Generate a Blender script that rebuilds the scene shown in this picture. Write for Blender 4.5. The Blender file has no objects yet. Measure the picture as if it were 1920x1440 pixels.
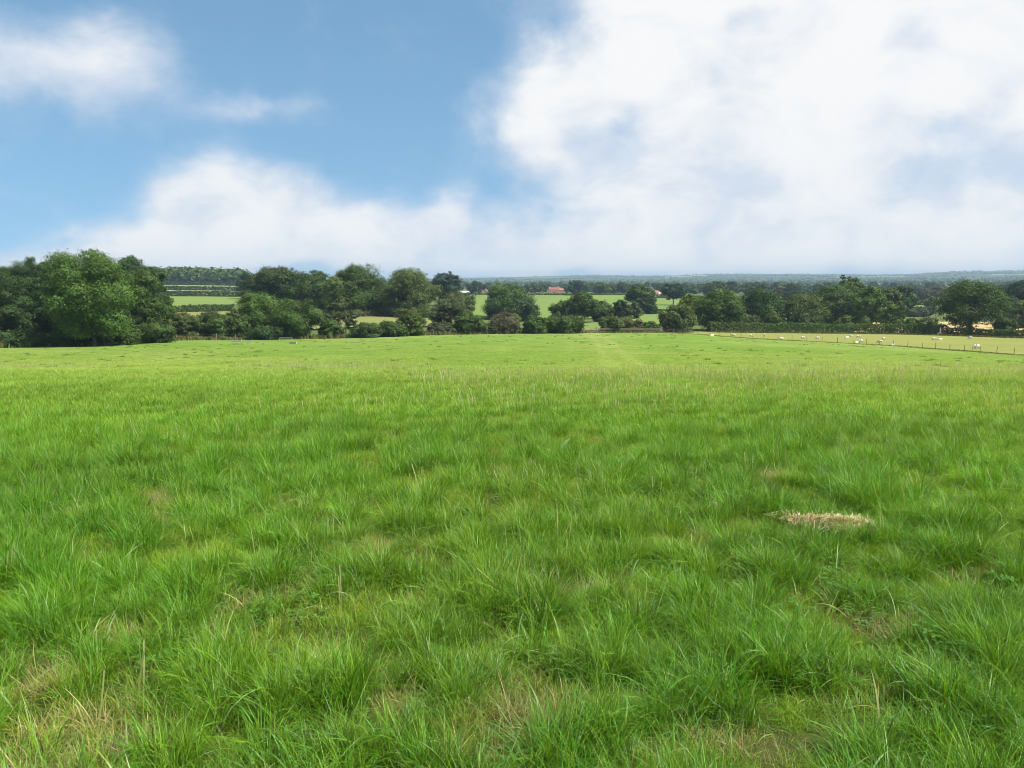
import bpy, bmesh, math, random
import numpy as np
from mathutils import Vector, Matrix

random.seed(7)
RNG = np.random.default_rng(11)
SC = bpy.context.scene
COL = SC.collection
R = math.radians

# ------------------------------------------------------------------ camera
F = 1423.0                      # focal length in pixels of the 1920 px wide photo
HORIZON = 528.0
PITCH = math.atan((720 - HORIZON) / F)
EYE = 1.62
cam_data = bpy.data.cameras.new('camera')
cam_data.sensor_width = 36.0
cam_data.lens = F / 1920 * 36.0
cam_data.clip_start = 0.05
cam_data.clip_end = 30000.0
cam = bpy.data.objects.new('camera', cam_data)
cam.location = (0, 0, EYE)
cam.rotation_euler = (math.pi / 2 - PITCH, 0, 0)
COL.objects.link(cam)
SC.camera = cam

# ------------------------------------------------------------------ light
EXPOSURE = 1.3
SUN_EL, SUN_AZ = 53.0, 112.0      # azimuth measured from the view direction (+Y) towards the right (+X)
SUN_STRENGTH = 4.2
SKY_STRENGTH = 0.072
CLOUD_LEVEL = 0.395
SC.view_settings.view_transform = 'Standard'
SC.view_settings.look = 'None'
SC.view_settings.gamma = 1.0
SC.view_settings.use_curve_mapping = False
SC.view_settings.exposure = EXPOSURE
try:
    SC.cycles.use_denoising = True
    SC.cycles.denoiser = 'OPENIMAGEDENOISE'
    SC.cycles.max_bounces = 5
    SC.cycles.diffuse_bounces = 2
    SC.cycles.transmission_bounces = 3
    SC.cycles.volume_bounces = 0
    SC.cycles.filter_width = 1.0
except Exception:
    pass

sun_data = bpy.data.lights.new('sun', 'SUN')
sun_data.energy = SUN_STRENGTH
sun_data.angle = R(3.0)
sun_data.color = (1.0, 0.95, 0.86)
sun = bpy.data.objects.new('sun', sun_data)
sd = Vector((math.sin(R(SUN_AZ)) * math.cos(R(SUN_EL)), math.cos(R(SUN_AZ)) * math.cos(R(SUN_EL)), math.sin(R(SUN_EL))))
sun.rotation_euler = sd.to_track_quat('Z', 'Y').to_euler()
sun.location = (0, 0, 300)
COL.objects.link(sun)


def px_dir(px, py):
    a, v = (px - 960) / F, (720 - py) / F
    d = Vector((a, math.cos(PITCH) + v * math.sin(PITCH), -math.sin(PITCH) + v * math.cos(PITCH)))
    return d.normalized()


class NT:
    """tiny node-tree helper"""
    def __init__(self, tree):
        self.t = tree
        self.n = tree.nodes
        self.l = tree.links

    def new(self, typ, **kw):
        nd = self.n.new(typ)
        for k, v in kw.items():
            setattr(nd, k, v)
        return nd

    def put(self, sock, val):
        if isinstance(val, bpy.types.NodeSocket):
            self.l.new(val, sock)
        elif val is not None:
            try:
                sock.default_value = val
            except Exception:
                sock.default_value = (*val, 1.0)

    def math(self, op, a, b=None, c=None, clamp=False):
        nd = self.new('ShaderNodeMath', operation=op, use_clamp=clamp)
        self.put(nd.inputs[0], a)
        if b is not None:
            self.put(nd.inputs[1], b)
        if c is not None:
            self.put(nd.inputs[2], c)
        return nd.outputs[0]

    def noise(self, vec, scale, detail=3.0, rough=0.55, dist=0.0):
        nd = self.new('ShaderNodeTexNoise')
        if vec is not None:
            self.put(nd.inputs['Vector'], vec)
        nd.inputs['Scale'].default_value = scale
        nd.inputs['Detail'].default_value = detail
        nd.inputs['Roughness'].default_value = rough
        nd.inputs['Distortion'].default_value = dist
        return nd.outputs['Fac']

    def smooth(self, val, lo, hi, a=0.0, b=1.0, interp='SMOOTHSTEP'):
        nd = self.new('ShaderNodeMapRange', interpolation_type=interp)
        self.put(nd.inputs['Value'], val)
        nd.inputs['From Min'].default_value = lo
        nd.inputs['From Max'].default_value = hi
        nd.inputs['To Min'].default_value = a
        nd.inputs['To Max'].default_value = b
        return nd.outputs['Result']

    def mix(self, fac, a, b, blend='MIX'):
        nd = self.new('ShaderNodeMix', data_type='RGBA', blend_type=blend)
        self.put(nd.inputs[0], fac)
        self.put(nd.inputs[6], a)
        self.put(nd.inputs[7], b)
        return nd.outputs[2]

    def vmul(self, v, s):
        nd = self.new('ShaderNodeVectorMath', operation='MULTIPLY')
        self.put(nd.inputs[0], v)
        nd.inputs[1].default_value = s
        return nd.outputs[0]


# ------------------------------------------------------------------ sky with broken cloud
world = bpy.data.worlds.new('World')
SC.world = world
world.use_nodes = True
wt = NT(world.node_tree)
wt.n.clear()
w_out = wt.new('ShaderNodeOutputWorld')
w_bg = wt.new('ShaderNodeBackground')
sky = wt.new('ShaderNodeTexSky')
sky.sky_type = 'NISHITA'
sky.sun_disc = False
sky.sun_elevation = R(SUN_EL)
sky.sun_rotation = R(SUN_AZ)
sky.altitude = 100.0
sky.air_density = 1.0
sky.dust_density = 0.6
sky.ozone_density = 1.6
tc = wt.new('ShaderNodeTexCoord')
dirv = tc.outputs['Generated']
sep = wt.new('ShaderNodeSeparateXYZ')
wt.l.new(dirv, sep.inputs[0])
az = wt.math('ARCTAN2', sep.outputs[0], sep.outputs[1])
el = wt.math('ARCSINE', sep.outputs[2])
# soft wobble of the directions, so that cloud masses get uneven borders
wob = wt.math('SUBTRACT', wt.noise(dirv, 5.0, 4.0, 0.55), 0.5)
wob2 = wt.math('SUBTRACT', wt.noise(wt.vmul(dirv, (-1.0, 1.0, 1.3)), 6.0, 4.0, 0.55), 0.5)
azw = wt.math('MULTIPLY_ADD', wob, 0.17, az)
elw = wt.math('MULTIPLY_ADD', wob2, 0.10, el)
CLOUDS = [  # photo x, y, radius x, radius y, amount
    (1075, 185, 120, 100, 1.00), (1010, 250, 70, 70, .55), (1240, 60, 150, 120, 1.0), (1330, 230, 200, 130, .95),
    (1560, 190, 210, 170, 1.15), (1800, 90, 230, 130, 1.15), (1900, 200, 120, 90, .7), (1180, 350, 170, 80, .62),
    (1420, 400, 190, 70, .62), (1560, 330, 130, 80, .6), (1240, -80, 220, 90, .9), (1700, -90, 330, 120, 1.0),
    (2080, 120, 160, 180, 1.0), (2150, 420, 200, 120, .8),
    (480, 420, 190, 62, 1.05), (315, 375, 70, 55, .75), (430, 345, 90, 48, .75), (560, 350, 70, 45, .40),
    (720, 445, 230, 55, .95), (300, 465, 170, 36, .95), (980, 450, 170, 55, .62), (1200, 455, 190, 50, .85),
    (1480, 470, 230, 40, .80), (1800, 455, 210, 50, 1.0), (1810, 385, 75, 45, .80), (860, 400, 60, 40, .45),
    (70, 110, 150, 50, .70), (230, 90, 85, 38, .55), (140, 175, 150, 45, .40), (-150, 120, 150, 70, .6),
    (410, 196, 95, 24, .42), (540, 212, 100, 22, .40), (420, 285, 50, 30, .30), (60, 30, 140, 34, .34), (110, 165, 230, 60, .30),
    (700, 500, 900, 22, .60), (1500, 500, 900, 22, .60),
    (1790, 320, 190, 60, .30), (1000, 210, 65, 90, .45), (1660, 400, 120, 50, .25),
    (950, 385, 130, 50, .38), (1780, 330, 170, 60, .28), (200, 478, 130, 26, .6), (-20, 500, 120, 14, .6),
    (1190, 265, 40, 40, -.2), (1420, 305, 70, 40, -.22), (1730, 325, 110, 40, -.36), (1860, 330, 70, 50, -.2),
    (1780, 225, 70, 28, -.25), (1370, 45, 60, 22, -.35), (1690, 60, 40, 50, -.35), (1350, 120, 25, 50, -.25),
    (960, 340, 50, 60, -.25), (1480, 410, 40, 60, -.35), (15, 440, 80, 26, -.6), (1100, 420, 60, 30, -.15),
]
# look a little higher in the clear sky, as the blue goes down to the hills in this air
skv = wt.new('ShaderNodeVectorMath', operation='MULTIPLY_ADD')
wt.l.new(dirv, skv.inputs[0]); skv.inputs[1].default_value = (1, 1, .75); skv.inputs[2].default_value = (0, 0, .24)
skn = wt.new('ShaderNodeVectorMath', operation='NORMALIZE'); wt.l.new(skv.outputs[0], skn.inputs[0]); wt.l.new(skn.outputs[0], sky.inputs['Vector'])
dens = None
for (cx, cy, rx, ry, amp) in CLOUDS:
    d = px_dir(cx, cy)
    a0, e0 = math.atan2(d.x, d.y), math.asin(d.z)
    cosf = math.cos(math.atan((cx - 960) / F))
    qx = wt.math('MULTIPLY', wt.math('SUBTRACT', azw, a0), F / (rx * cosf * cosf) * 1.0)
    qy = wt.math('MULTIPLY', wt.math('SUBTRACT', elw, e0), F / ry * 1.0)
    q = wt.math('MULTIPLY_ADD', qx, qx, wt.math('MULTIPLY', qy, qy))
    g = wt.math('EXPONENT', wt.math('MULTIPLY', q, -0.9))
    dens = wt.math('MULTIPLY_ADD', g, amp * (.78 if amp > 0 else 1.0), dens if dens is not None else 0.0)
# the same broken cloud goes on all round, out of the frame
front = wt.smooth(wt.math('ABSOLUTE', az), 0.75, 1.05)
high = wt.smooth(el, 0.46, 0.62)
elsewhere = wt.math('MAXIMUM', front, high)
gen = wt.smooth(wt.noise(wt.vmul(dirv, (1, 1, 1.6)), 2.2, 4.0, 0.5), 0.40, 0.62)
dens = wt.math('MULTIPLY_ADD', elsewhere, gen, dens)
det = wt.math('SUBTRACT', wt.noise(wt.vmul(dirv, (1, 1, 1.4)), 7.5, 9.0, 0.62, 0.3), 0.5)
dens2 = wt.math('MULTIPLY_ADD', det, 1.5, dens)
alpha = wt.smooth(dens2, 0.0, 1.10)
alpha = wt.math('MULTIPLY', alpha, 0.98)
shade = wt.math('SUBTRACT', wt.noise(wt.vmul(dirv, (1.0, 1.0, 1.7)), 9.0, 5.0, 0.55, 0.6), 0.5)
lit = wt.math('MULTIPLY_ADD', shade, 2.4, dens2)
SHADES = [(1200, 270, 110, 45, .5), (1420, 310, 120, 50, .7), (1000, 330, 60, 60, .4), (1370, 50, 90, 26, .6), (1680, 60, 55, 55, .5), (1330, 140, 60, 40, .35),
          (1480, 420, 170, 35, .35), (1230, 400, 120, 40, .35), (1750, 230, 110, 32, .5), (1850, 320, 120, 60, .5), (380, 390, 60, 28, .4), (560, 380, 90, 30, .35),
          (100, 160, 170, 40, .45), (950, 420, 90, 40, .3), (1560, 520, 300, 14, .0)]
for (cx, cy, rx, ry, amp) in SHADES:          # parts of the cloud that are thinner and greyer
    d = px_dir(cx, cy)
    a0, e0 = math.atan2(d.x, d.y), math.asin(d.z)
    qx = wt.math('MULTIPLY', wt.math('SUBTRACT', azw, a0), F / rx)
    qy = wt.math('MULTIPLY', wt.math('SUBTRACT', elw, e0), F / ry)
    q = wt.math('MULTIPLY_ADD', qx, qx, wt.math('MULTIPLY', qy, qy))
    lit = wt.math('MULTIPLY_ADD', wt.math('EXPONENT', wt.math('MULTIPLY', q, -0.9)), -amp, lit)
body = wt.smooth(lit, 0.1, 1.4)
ccol = wt.mix(body, (0.70, 0.78, 0.90, 1), (1.0, 1.0, 1.0, 1))
ccol = wt.mix(1.0, ccol, (CLOUD_LEVEL,) * 3 + (1,), 'MULTIPLY')
skyc = wt.mix(1.0, sky.outputs['Color'], (SKY_STRENGTH * 0.92, SKY_STRENGTH * 1.13, SKY_STRENGTH * 1.05, 1), 'MULTIPLY')
final = wt.mix(alpha, skyc, ccol)
wt.l.new(final, w_bg.inputs['Color'])
w_bg.inputs['Strength'].default_value = 1.0
wt.l.new(w_bg.outputs[0], w_out.inputs['Surface'])

# ------------------------------------------------------------------ helpers
def tag(o, label=None, cat=None, group=None, kind=None):
    if label: o['label'] = label
    if cat: o['category'] = cat
    if group: o['group'] = group
    if kind: o['kind'] = kind
    return o


def link(o, parent=None):
    COL.objects.link(o)
    if parent is not None:
        o.parent = parent
    return o


def np_mesh(name, verts, quads=None, tris=None, mats=(), mat_idx=None, smooth=False, color=None):
    me = bpy.data.meshes.new(name)
    verts = np.asarray(verts, dtype=np.float32)
    parts, sizes = [], []
    if quads is not None and len(quads):
        parts.append(np.asarray(quads, dtype=np.int32).ravel()); sizes.append(np.full(len(quads), 4, np.int32))
    if tris is not None and len(tris):
        parts.append(np.asarray(tris, dtype=np.int32).ravel()); sizes.append(np.full(len(tris), 3, np.int32))
    me.vertices.add(len(verts))
    me.vertices.foreach_set('co', verts.ravel())
    if parts:
        loops = np.concatenate(parts); sz = np.concatenate(sizes)
        starts = np.concatenate([[0], np.cumsum(sz)[:-1]]).astype(np.int32)
        me.loops.add(len(loops))
        me.loops.foreach_set('vertex_index', loops)
        me.polygons.add(len(sz))
        me.polygons.foreach_set('loop_start', starts)
        if mat_idx is not None:
            me.polygons.foreach_set('material_index', np.asarray(mat_idx, np.int32))
        me.polygons.foreach_set('use_smooth', np.full(len(sz), smooth, bool))
    for m in mats:
        me.materials.append(m)
    if color is not None:
        at = me.attributes.new('tint', 'FLOAT_COLOR', 'POINT')
        c = np.ones((len(verts), 4), np.float32); c[:, :color.shape[1]] = color
        at.data.foreach_set('color', c.ravel())
    me.update(calc_edges=True)
    return me


def mesh_obj(name, me, parent=None):
    return link(bpy.data.objects.new(name, me), parent)


def empty(name, loc, rz=0.0):
    o = bpy.data.objects.new(name, None)
    o.empty_display_size = 0.3
    o.location = loc
    o.rotation_euler = (0, 0, rz)
    COL.objects.link(o)
    return o


class MB:
    """collects boxes, bars and tubes into one mesh"""
    def __init__(self):
        self.v, self.f = [], []

    def add(self, verts, faces):
        k = len(self.v)
        self.v += [tuple(p) for p in verts]
        self.f += [tuple(i + k for i in fc) for fc in faces]

    def box(self, c, s, rz=0.0):
        cx, cy, cz = c
        hx, hy, hz = s[0] / 2, s[1] / 2, s[2] / 2
        ca, sa = math.cos(rz), math.sin(rz)
        vs = []
        for z in (-hz, hz):
            for x, y in ((-hx, -hy), (hx, -hy), (hx, hy), (-hx, hy)):
                vs.append((cx + x * ca - y * sa, cy + x * sa + y * ca, cz + z))
        self.add(vs, [(3, 2, 1, 0), (4, 5, 6, 7), (0, 1, 5, 4), (1, 2, 6, 5), (2, 3, 7, 6), (3, 0, 4, 7)])

    def tube(self, pts, rad, n=6, cap=True):
        pts = [Vector(p) for p in pts]
        k = len(pts)
        vs, fs = [], []
        for i, p in enumerate(pts):
            t = (pts[min(i + 1, k - 1)] - pts[max(i - 1, 0)]).normalized()
            ref = Vector((1, 0, 0)) if abs(t.x) < 0.8 else Vector((0, 1, 0))
            a = t.cross(ref).normalized(); b = t.cross(a)
            for j in range(n):
                th = 2 * math.pi * j / n
                vs.append(p + (a * math.cos(th) + b * math.sin(th)) * rad[i])
        for i in range(k - 1):
            for j in range(n):
                fs.append((i * n + j, i * n + (j + 1) % n, (i + 1) * n + (j + 1) % n, (i + 1) * n + j))
        if cap:
            fs.append(tuple(range(n))[::-1]); fs.append(tuple((k - 1) * n + j for j in range(n)))
        self.add(vs, fs)

    def mesh(self, name, mat, smooth=False):
        me = bpy.data.meshes.new(name)
        me.from_pydata(self.v, [], self.f)
        if mat: me.materials.append(mat)
        if smooth:
            me.polygons.foreach_set('use_smooth', np.ones(len(me.polygons), bool))
        me.update()
        return me

    def build(self, name, mat, parent=None, smooth=False):
        return mesh_obj(name, self.mesh(name, mat, smooth), parent)


def hash2(ix, iy, seed):
    h = (ix.astype(np.int64) * 374761393 + iy.astype(np.int64) * 668265263 + seed * 974634777) & 0xFFFFFFFF
    h = ((h ^ (h >> 13)) * 1274126177) & 0xFFFFFFFF
    h = (h ^ (h >> 16)) & 0xFFFFFFFF
    return h.astype(np.float64) / 4294967295.0


def vnoise(x, y, seed=0):
    ix, iy = np.floor(x), np.floor(y)
    fx, fy = x - ix, y - iy
    fx, fy = fx * fx * (3 - 2 * fx), fy * fy * (3 - 2 * fy)
    ix, iy = ix.astype(np.int64), iy.astype(np.int64)
    a, b = hash2(ix, iy, seed), hash2(ix + 1, iy, seed)
    c, d = hash2(ix, iy + 1, seed), hash2(ix + 1, iy + 1, seed)
    return (a * (1 - fx) + b * fx) * (1 - fy) + (c * (1 - fx) + d * fx) * fy


def fbm(x, y, seed=0, octv=4):
    s, amp, tot = 0.0, 1.0, 0.0
    for o in range(octv):
        s = s + amp * vnoise(x * 2 ** o + 17.3 * o, y * 2 ** o - 9.1 * o, seed + o)
        tot += amp; amp *= 0.5
    return s / tot


def worley(x, y, cell, seed=0):
    """distance to the nearest scattered centre, offset vector from it and a random number of that centre"""
    gx, gy = np.floor(x / cell).astype(np.int64), np.floor(y / cell).astype(np.int64)
    best = np.full(x.shape, 1e9); bx = np.zeros(x.shape); by = np.zeros(x.shape); br = np.zeros(x.shape)
    for i in (-1, 0, 1):
        for j in (-1, 0, 1):
            cx = (gx + i + hash2(gx + i, gy + j, seed)) * cell
            cy = (gy + j + hash2(gx + i, gy + j, seed + 5)) * cell
            dx, dy = x - cx, y - cy
            d = np.hypot(dx, dy)
            m = d < best
            best = np.where(m, d, best); bx = np.where(m, dx, bx); by = np.where(m, dy, by)
            br = np.where(m, hash2(gx + i, gy + j, seed + 9), br)
    return best, bx, by, br


# ------------------------------------------------------------------ shape of the land
def row_z(Y, row):
    return EYE + Y * math.tan(math.atan((720 - row) / F) - PITCH)


NEAR = [(0.0, 0.0), (2, -0.02), (5, -0.13), (10, -0.40), (20, -1.10), (30, -1.92)]
PROFILES = {   # photo column: (distance, photo row of the ground there)
    -400: [(45, 692), (70, 672), (100, 653), (130, 648), (200, 632), (300, 595), (420, 560), (620, 538), (900, 524), (1500, 522), (3000, 524), (5000, 520), (7000, 530)],
    0: [(45, 690), (70, 671), (105, 652), (130, 648), (200, 630), (300, 592), (420, 558), (620, 536), (900, 524), (1500, 522), (3000, 524), (5000, 520), (7000, 530)],
    180: [(45, 690), (70, 671), (112, 648), (135, 645), (200, 625), (300, 585), (420, 557), (620, 535), (900, 524), (1500, 522), (3000, 524), (5000, 520), (7000, 530)],
    325: [(45, 689), (70, 670), (130, 637.5), (170, 630), (230, 608), (285, 588), (300, 579), (420, 555), (520, 543.5), (640, 533), (900, 524), (1500, 522), (3000, 524), (5000, 520), (7000, 530)],
    460: [(45, 688), (70, 668), (140, 637), (180, 628), (240, 599), (300, 580), (420, 557), (520, 546), (640, 535), (900, 525), (1500, 526), (3000, 526), (5000, 521), (7000, 530)],
    640: [(45, 687), (70, 666), (145, 636), (190, 612), (230, 590), (300, 577), (420, 562), (620, 549), (900, 541), (1500, 536), (3000, 529), (5000, 522.5), (7000, 532)],
    760: [(45, 687), (70, 665), (150, 631), (190, 612), (230, 593), (300, 579), (420, 565), (620, 552), (900, 544), (1500, 538), (3000, 530), (5000, 522.5), (7000, 532)],
    960: [(45, 686), (70, 663), (160, 626), (200, 618), (260, 602), (400, 573), (620, 553.5), (900, 546), (1500, 539), (2500, 534), (3500, 528), (5000, 518.5), (7000, 530)],
    1105: [(45, 686), (70, 663), (168, 624.5), (210, 615), (260, 602), (400, 573), (620, 553.5), (900, 546), (1500, 539), (2500, 534), (3500, 526.5), (5000, 513.5), (7000, 530)],
    1240: [(45, 686), (70, 663), (172, 624.5), (210, 612), (270, 598), (400, 572), (620, 553.5), (900, 546), (1500, 539), (2500, 533), (3500, 526.5), (5000, 518), (7000, 530)],
    1285: [(45, 686), (70, 664), (169, 626.5), (205, 614), (265, 600), (400, 574), (620, 555), (900, 546), (1500, 539), (2500, 532.5), (3500, 525), (5000, 512.5), (7000, 530)],
    1400: [(45, 686), (70, 665), (153, 635.5), (185, 623.5), (240, 608), (400, 578), (620, 558), (900, 547), (1500, 539), (2500, 532), (3500, 524), (5000, 512), (7000, 530)],
    1600: [(45, 688), (70, 668), (135, 645.5), (190, 625.5), (250, 612), (400, 580), (620, 562), (900, 549), (1500, 538), (2500, 531), (3500, 522), (5000, 513), (7000, 530)],
    1705: [(45, 689), (70, 672), (121, 652), (187, 627), (205, 620), (300, 602), (400, 579), (620, 560), (900, 548), (1500, 537), (2500, 530), (3500, 523), (4500, 515.5), (5000, 514.0), (7000, 530)],
    1740: [(45, 690), (70, 673), (118, 655), (185, 629), (205, 621), (300, 602), (400, 579), (620, 560), (900, 548), (1500, 537), (2500, 530), (3500, 519), (4500, 507), (7000, 530)],
    1920: [(45, 693), (70, 681), (100, 668), (175, 635.5), (205, 621), (300, 603), (400, 583), (620, 560), (900, 548), (1500, 538), (2500, 529), (3500, 517), (4500, 505.5), (7000, 530)],
    2500: [(45, 695), (65, 686), (85, 678), (160, 640), (205, 625), (300, 603), (400, 583), (620, 560), (900, 548), (1500, 538), (2500, 529), (3500, 518), (4500, 507), (7000, 530)],
}


def gsmooth(a, sigma, axis):
    k = int(3 * sigma)
    w = np.exp(-0.5 * (np.arange(-k, k + 1) / sigma) ** 2); w /= w.sum()
    pad = [(0, 0)] * a.ndim; pad[axis] = (k, k)
    ap = np.pad(a, pad, mode='edge')
    return np.apply_along_axis(lambda v: np.convolve(v, w, 'valid'), axis, ap)


U_GRID = np.linspace(-1.0, 1.15, 260)
LY0, LY1, NLY = math.log(0.4), math.log(9000), 700
LY = np.linspace(LY0, LY1, NLY)
_pxs = sorted(PROFILES)
_tab = []
for p in _pxs:
    pts = NEAR + [(Y, row_z(Y, rw)) for Y, rw in PROFILES[p]] + [(9000, row_z(7000, 530) - 25)]
    ys, zs = zip(*pts)
    _tab.append(np.interp(np.exp(LY), ys, zs))
_tab = gsmooth(np.array(_tab), 4.0, 1)
_us = np.array([(p - 960) / F for p in _pxs])
ZT = np.array([np.interp(U_GRID, _us, _tab[:, j]) for j in range(NLY)]).T     # [u, y]
ZT = gsmooth(ZT, 3.0, 0)


def ground(x, y):
    x = np.asarray(x, float); y = np.asarray(y, float)
    r = np.hypot(x, y); th = np.clip(np.arctan2(x, y), -R(44), R(48))
    ye = np.maximum(r * np.cos(th), 0.41); u = np.tan(th)
    fu = np.clip((u - U_GRID[0]) / (U_GRID[1] - U_GRID[0]), 0, len(U_GRID) - 1.001)
    fy = np.clip((np.log(ye) - LY0) / (LY1 - LY0) * (NLY - 1), 0, NLY - 1.001)
    i, j = fu.astype(int), fy.astype(int)
    a, b = fu - i, fy - j
    return (ZT[i, j] * (1 - a) + ZT[i + 1, j] * a) * (1 - b) + (ZT[i, j + 1] * (1 - a) + ZT[i + 1, j + 1] * a) * b


def gz(x, y):
    return float(ground(np.array([x]), np.array([y]))[0])


def spot(px, Y):
    """point of the land in the photo's column px at forward distance Y"""
    row = 600.0
    for _ in range(4):
        v = (720 - row) / F
        x = (px - 960) / F / (math.cos(PITCH) + v * math.sin(PITCH)) * Y
        z = gz(x, Y)
        row = 720 - F * math.tan(math.atan2(z - EYE, Y) + PITCH)
    return Vector((x, Y, z))


# field boundary: photo column -> distance
BX = [-3000, -400, 0, 180, 325, 480, 640, 760, 960, 1105, 1240, 1320, 1430, 1600, 1730, 1920, 2500, 4000]
BD = [95, 100, 105, 112, 130, 140, 145, 150, 160, 168, 172, 165, 150, 135, 120, 100, 85, 80]
HX = [1236, 1320, 1400, 1600, 1760, 1920, 2500, 4000]         # far side of the sheep pasture
HD = [173, 181, 185, 190, 185, 176, 160, 160]


def edge_r(th):
    """horizontal distance of the meadow's edge in direction th"""
    thc = np.clip(th, -R(60), R(60))
    Yd = np.interp(960 + F * np.tan(thc), BX, BD)
    r = Yd / np.cos(thc)
    back = np.abs(th) > R(60)
    return np.where(back, np.interp(np.abs(th), [R(60), R(110), R(180)], [170, 130, 130]), r)


def hedge_r(th):
    thc = np.clip(th, -R(60), R(60))
    px = 960 + F * np.tan(thc)
    r = np.where(px > 1236, np.interp(px, HX, HD) / np.cos(thc), 0)
    r = np.where(th > R(60), 0, r)
    return np.maximum(r, edge_r(th))


# ------------------------------------------------------------------ materials
MATS = {}


def mat(name):
    m = bpy.data.materials.new(name)
    m.use_nodes = True
    t = NT(m.node_tree)
    t.n.clear()
    out = t.new('ShaderNodeOutputMaterial')
    return m, t, out


def plain(name, col, rough=0.8, var=0.25, scale=3.0, spec=0.2, bump=0.0):
    if name in MATS:
        return MATS[name]
    m, t, out = mat(name)
    tcn = t.new('ShaderNodeTexCoord')
    n = t.noise(tcn.outputs['Object'], scale, 4.0)
    c = t.mix(n, tuple(v * (1 - var) for v in col) + (1,), tuple(min(1, v * (1 + var)) for v in col) + (1,))
    b = t.new('ShaderNodeBsdfPrincipled')
    t.put(b.inputs['Base Color'], c)
    b.inputs['Roughness'].default_value = rough
    b.inputs['Specular IOR Level'].default_value = spec
    if bump:
        bn = t.new('ShaderNodeBump'); bn.inputs['Strength'].default_value = bump
        t.put(bn.inputs['Height'], n); t.l.new(bn.outputs[0], b.inputs['Normal'])
    t.l.new(b.outputs[0], out.inputs['Surface'])
    MATS[name] = m
    return m


def leafy(name, source='GEOMETRY', transl=0.35, gloss=0.02, mult=(1, 1, 1)):
    """leaves and blades: colour from the mesh's own tint, part of the light shines through"""
    if name in MATS:
        return MATS[name]
    m, t, out = mat(name)
    at = t.new('ShaderNodeAttribute', attribute_type=source, attribute_name='tint')
    col = at.outputs['Color']
    if source == 'INSTANCER':
        a2 = t.new('ShaderNodeAttribute', attribute_type='GEOMETRY', attribute_name='tint')
        col = t.mix(1.0, col, a2.outputs['Color'], 'MULTIPLY')
    col = t.mix(1.0, col, tuple(mult) + (1,), 'MULTIPLY')
    d = t.new('ShaderNodeBsdfDiffuse'); t.put(d.inputs['Color'], col)
    tr = t.new('ShaderNodeBsdfTranslucent')
    t.put(tr.inputs['Color'], t.mix(1.0, col, (1.25, 1.1, 0.6, 1), 'MULTIPLY'))
    mx = t.new('ShaderNodeMixShader'); mx.inputs[0].default_value = transl
    t.l.new(d.outputs[0], mx.inputs[1]); t.l.new(tr.outputs[0], mx.inputs[2])
    g = t.new('ShaderNodeBsdfGlossy'); g.inputs['Roughness'].default_value = 0.45
    g.inputs['Color'].default_value = (0.9, 0.95, 1, 1)
    mx2 = t.new('ShaderNodeMixShader'); mx2.inputs[0].default_value = gloss
    t.l.new(mx.outputs[0], mx2.inputs[1]); t.l.new(g.outputs[0], mx2.inputs[2])
    t.l.new(mx2.outputs[0], out.inputs['Surface'])
    MATS[name] = m
    return m


LEAF = leafy('leaf', 'GEOMETRY', 0.25, 0.010, (.84, .86, .72))
BLADE = leafy('grass_blade', 'INSTANCER', 0.42, 0.016)
DRY_BLADE = leafy('dry_grass_blade', 'GEOMETRY', 0.3, 0.04)
BARK = plain('bark', (0.085, 0.07, 0.05), 0.9, 0.4, 2.0, 0.1, 0.4)
PALE_BARK = plain('pale_bark', (0.20, 0.18, 0.14), 0.9, 0.35, 2.0, 0.1, 0.4)


def ground_mat(name, base, alt, alt2=None, sc=(0.05, 0.6, 6.0), tint=False, detail_amt=0.35, bump=0.3):
    m, t, out = mat(name)
    tcn = t.new('ShaderNodeTexCoord')
    p = tcn.outputs['Object']
    n1 = t.smooth(t.noise(p, sc[0], 4.0, 0.6), 0.35, 0.65)
    n2 = t.smooth(t.noise(p, sc[1], 5.0, 0.65), 0.3, 0.7)
    n3 = t.noise(p, sc[2], 3.0, 0.7)
    if tint:
        at = t.new('ShaderNodeAttribute', attribute_type='GEOMETRY', attribute_name='tint')
        c = t.mix(1.0, at.outputs['Color'], t.mix(n1, (0.9, 0.95, 0.85, 1), (1.1, 1.05, 1.15, 1)), 'MULTIPLY')
    else:
        c = t.mix(n1, base + (1,), alt + (1,))
        if alt2:
            c = t.mix(t.math('MULTIPLY', n2, 0.55), c, alt2 + (1,))
    lum = t.math('MULTIPLY_ADD', n2, detail_amt, 1.0 - detail_amt / 2)
    lum = t.math('MULTIPLY', lum, t.math('MULTIPLY_ADD', n3, detail_amt * 1.4, 1.0 - detail_amt * 0.7))
    cm = t.new('ShaderNodeVectorMath', operation='SCALE')
    t.put(cm.inputs[0], c); t.put(cm.inputs['Scale'], lum)
    b = t.new('ShaderNodeBsdfDiffuse')
    t.l.new(cm.outputs[0], b.inputs['Color'])
    if bump:
        bn = t.new('ShaderNodeBump'); bn.inputs['Strength'].default_value = bump
        bn.inputs['Distance'].default_value = 0.2
        t.put(bn.inputs['Height'], n3); t.l.new(bn.outputs[0], b.inputs['Normal'])
    t.l.new(b.outputs[0], out.inputs['Surface'])
    return m


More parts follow.
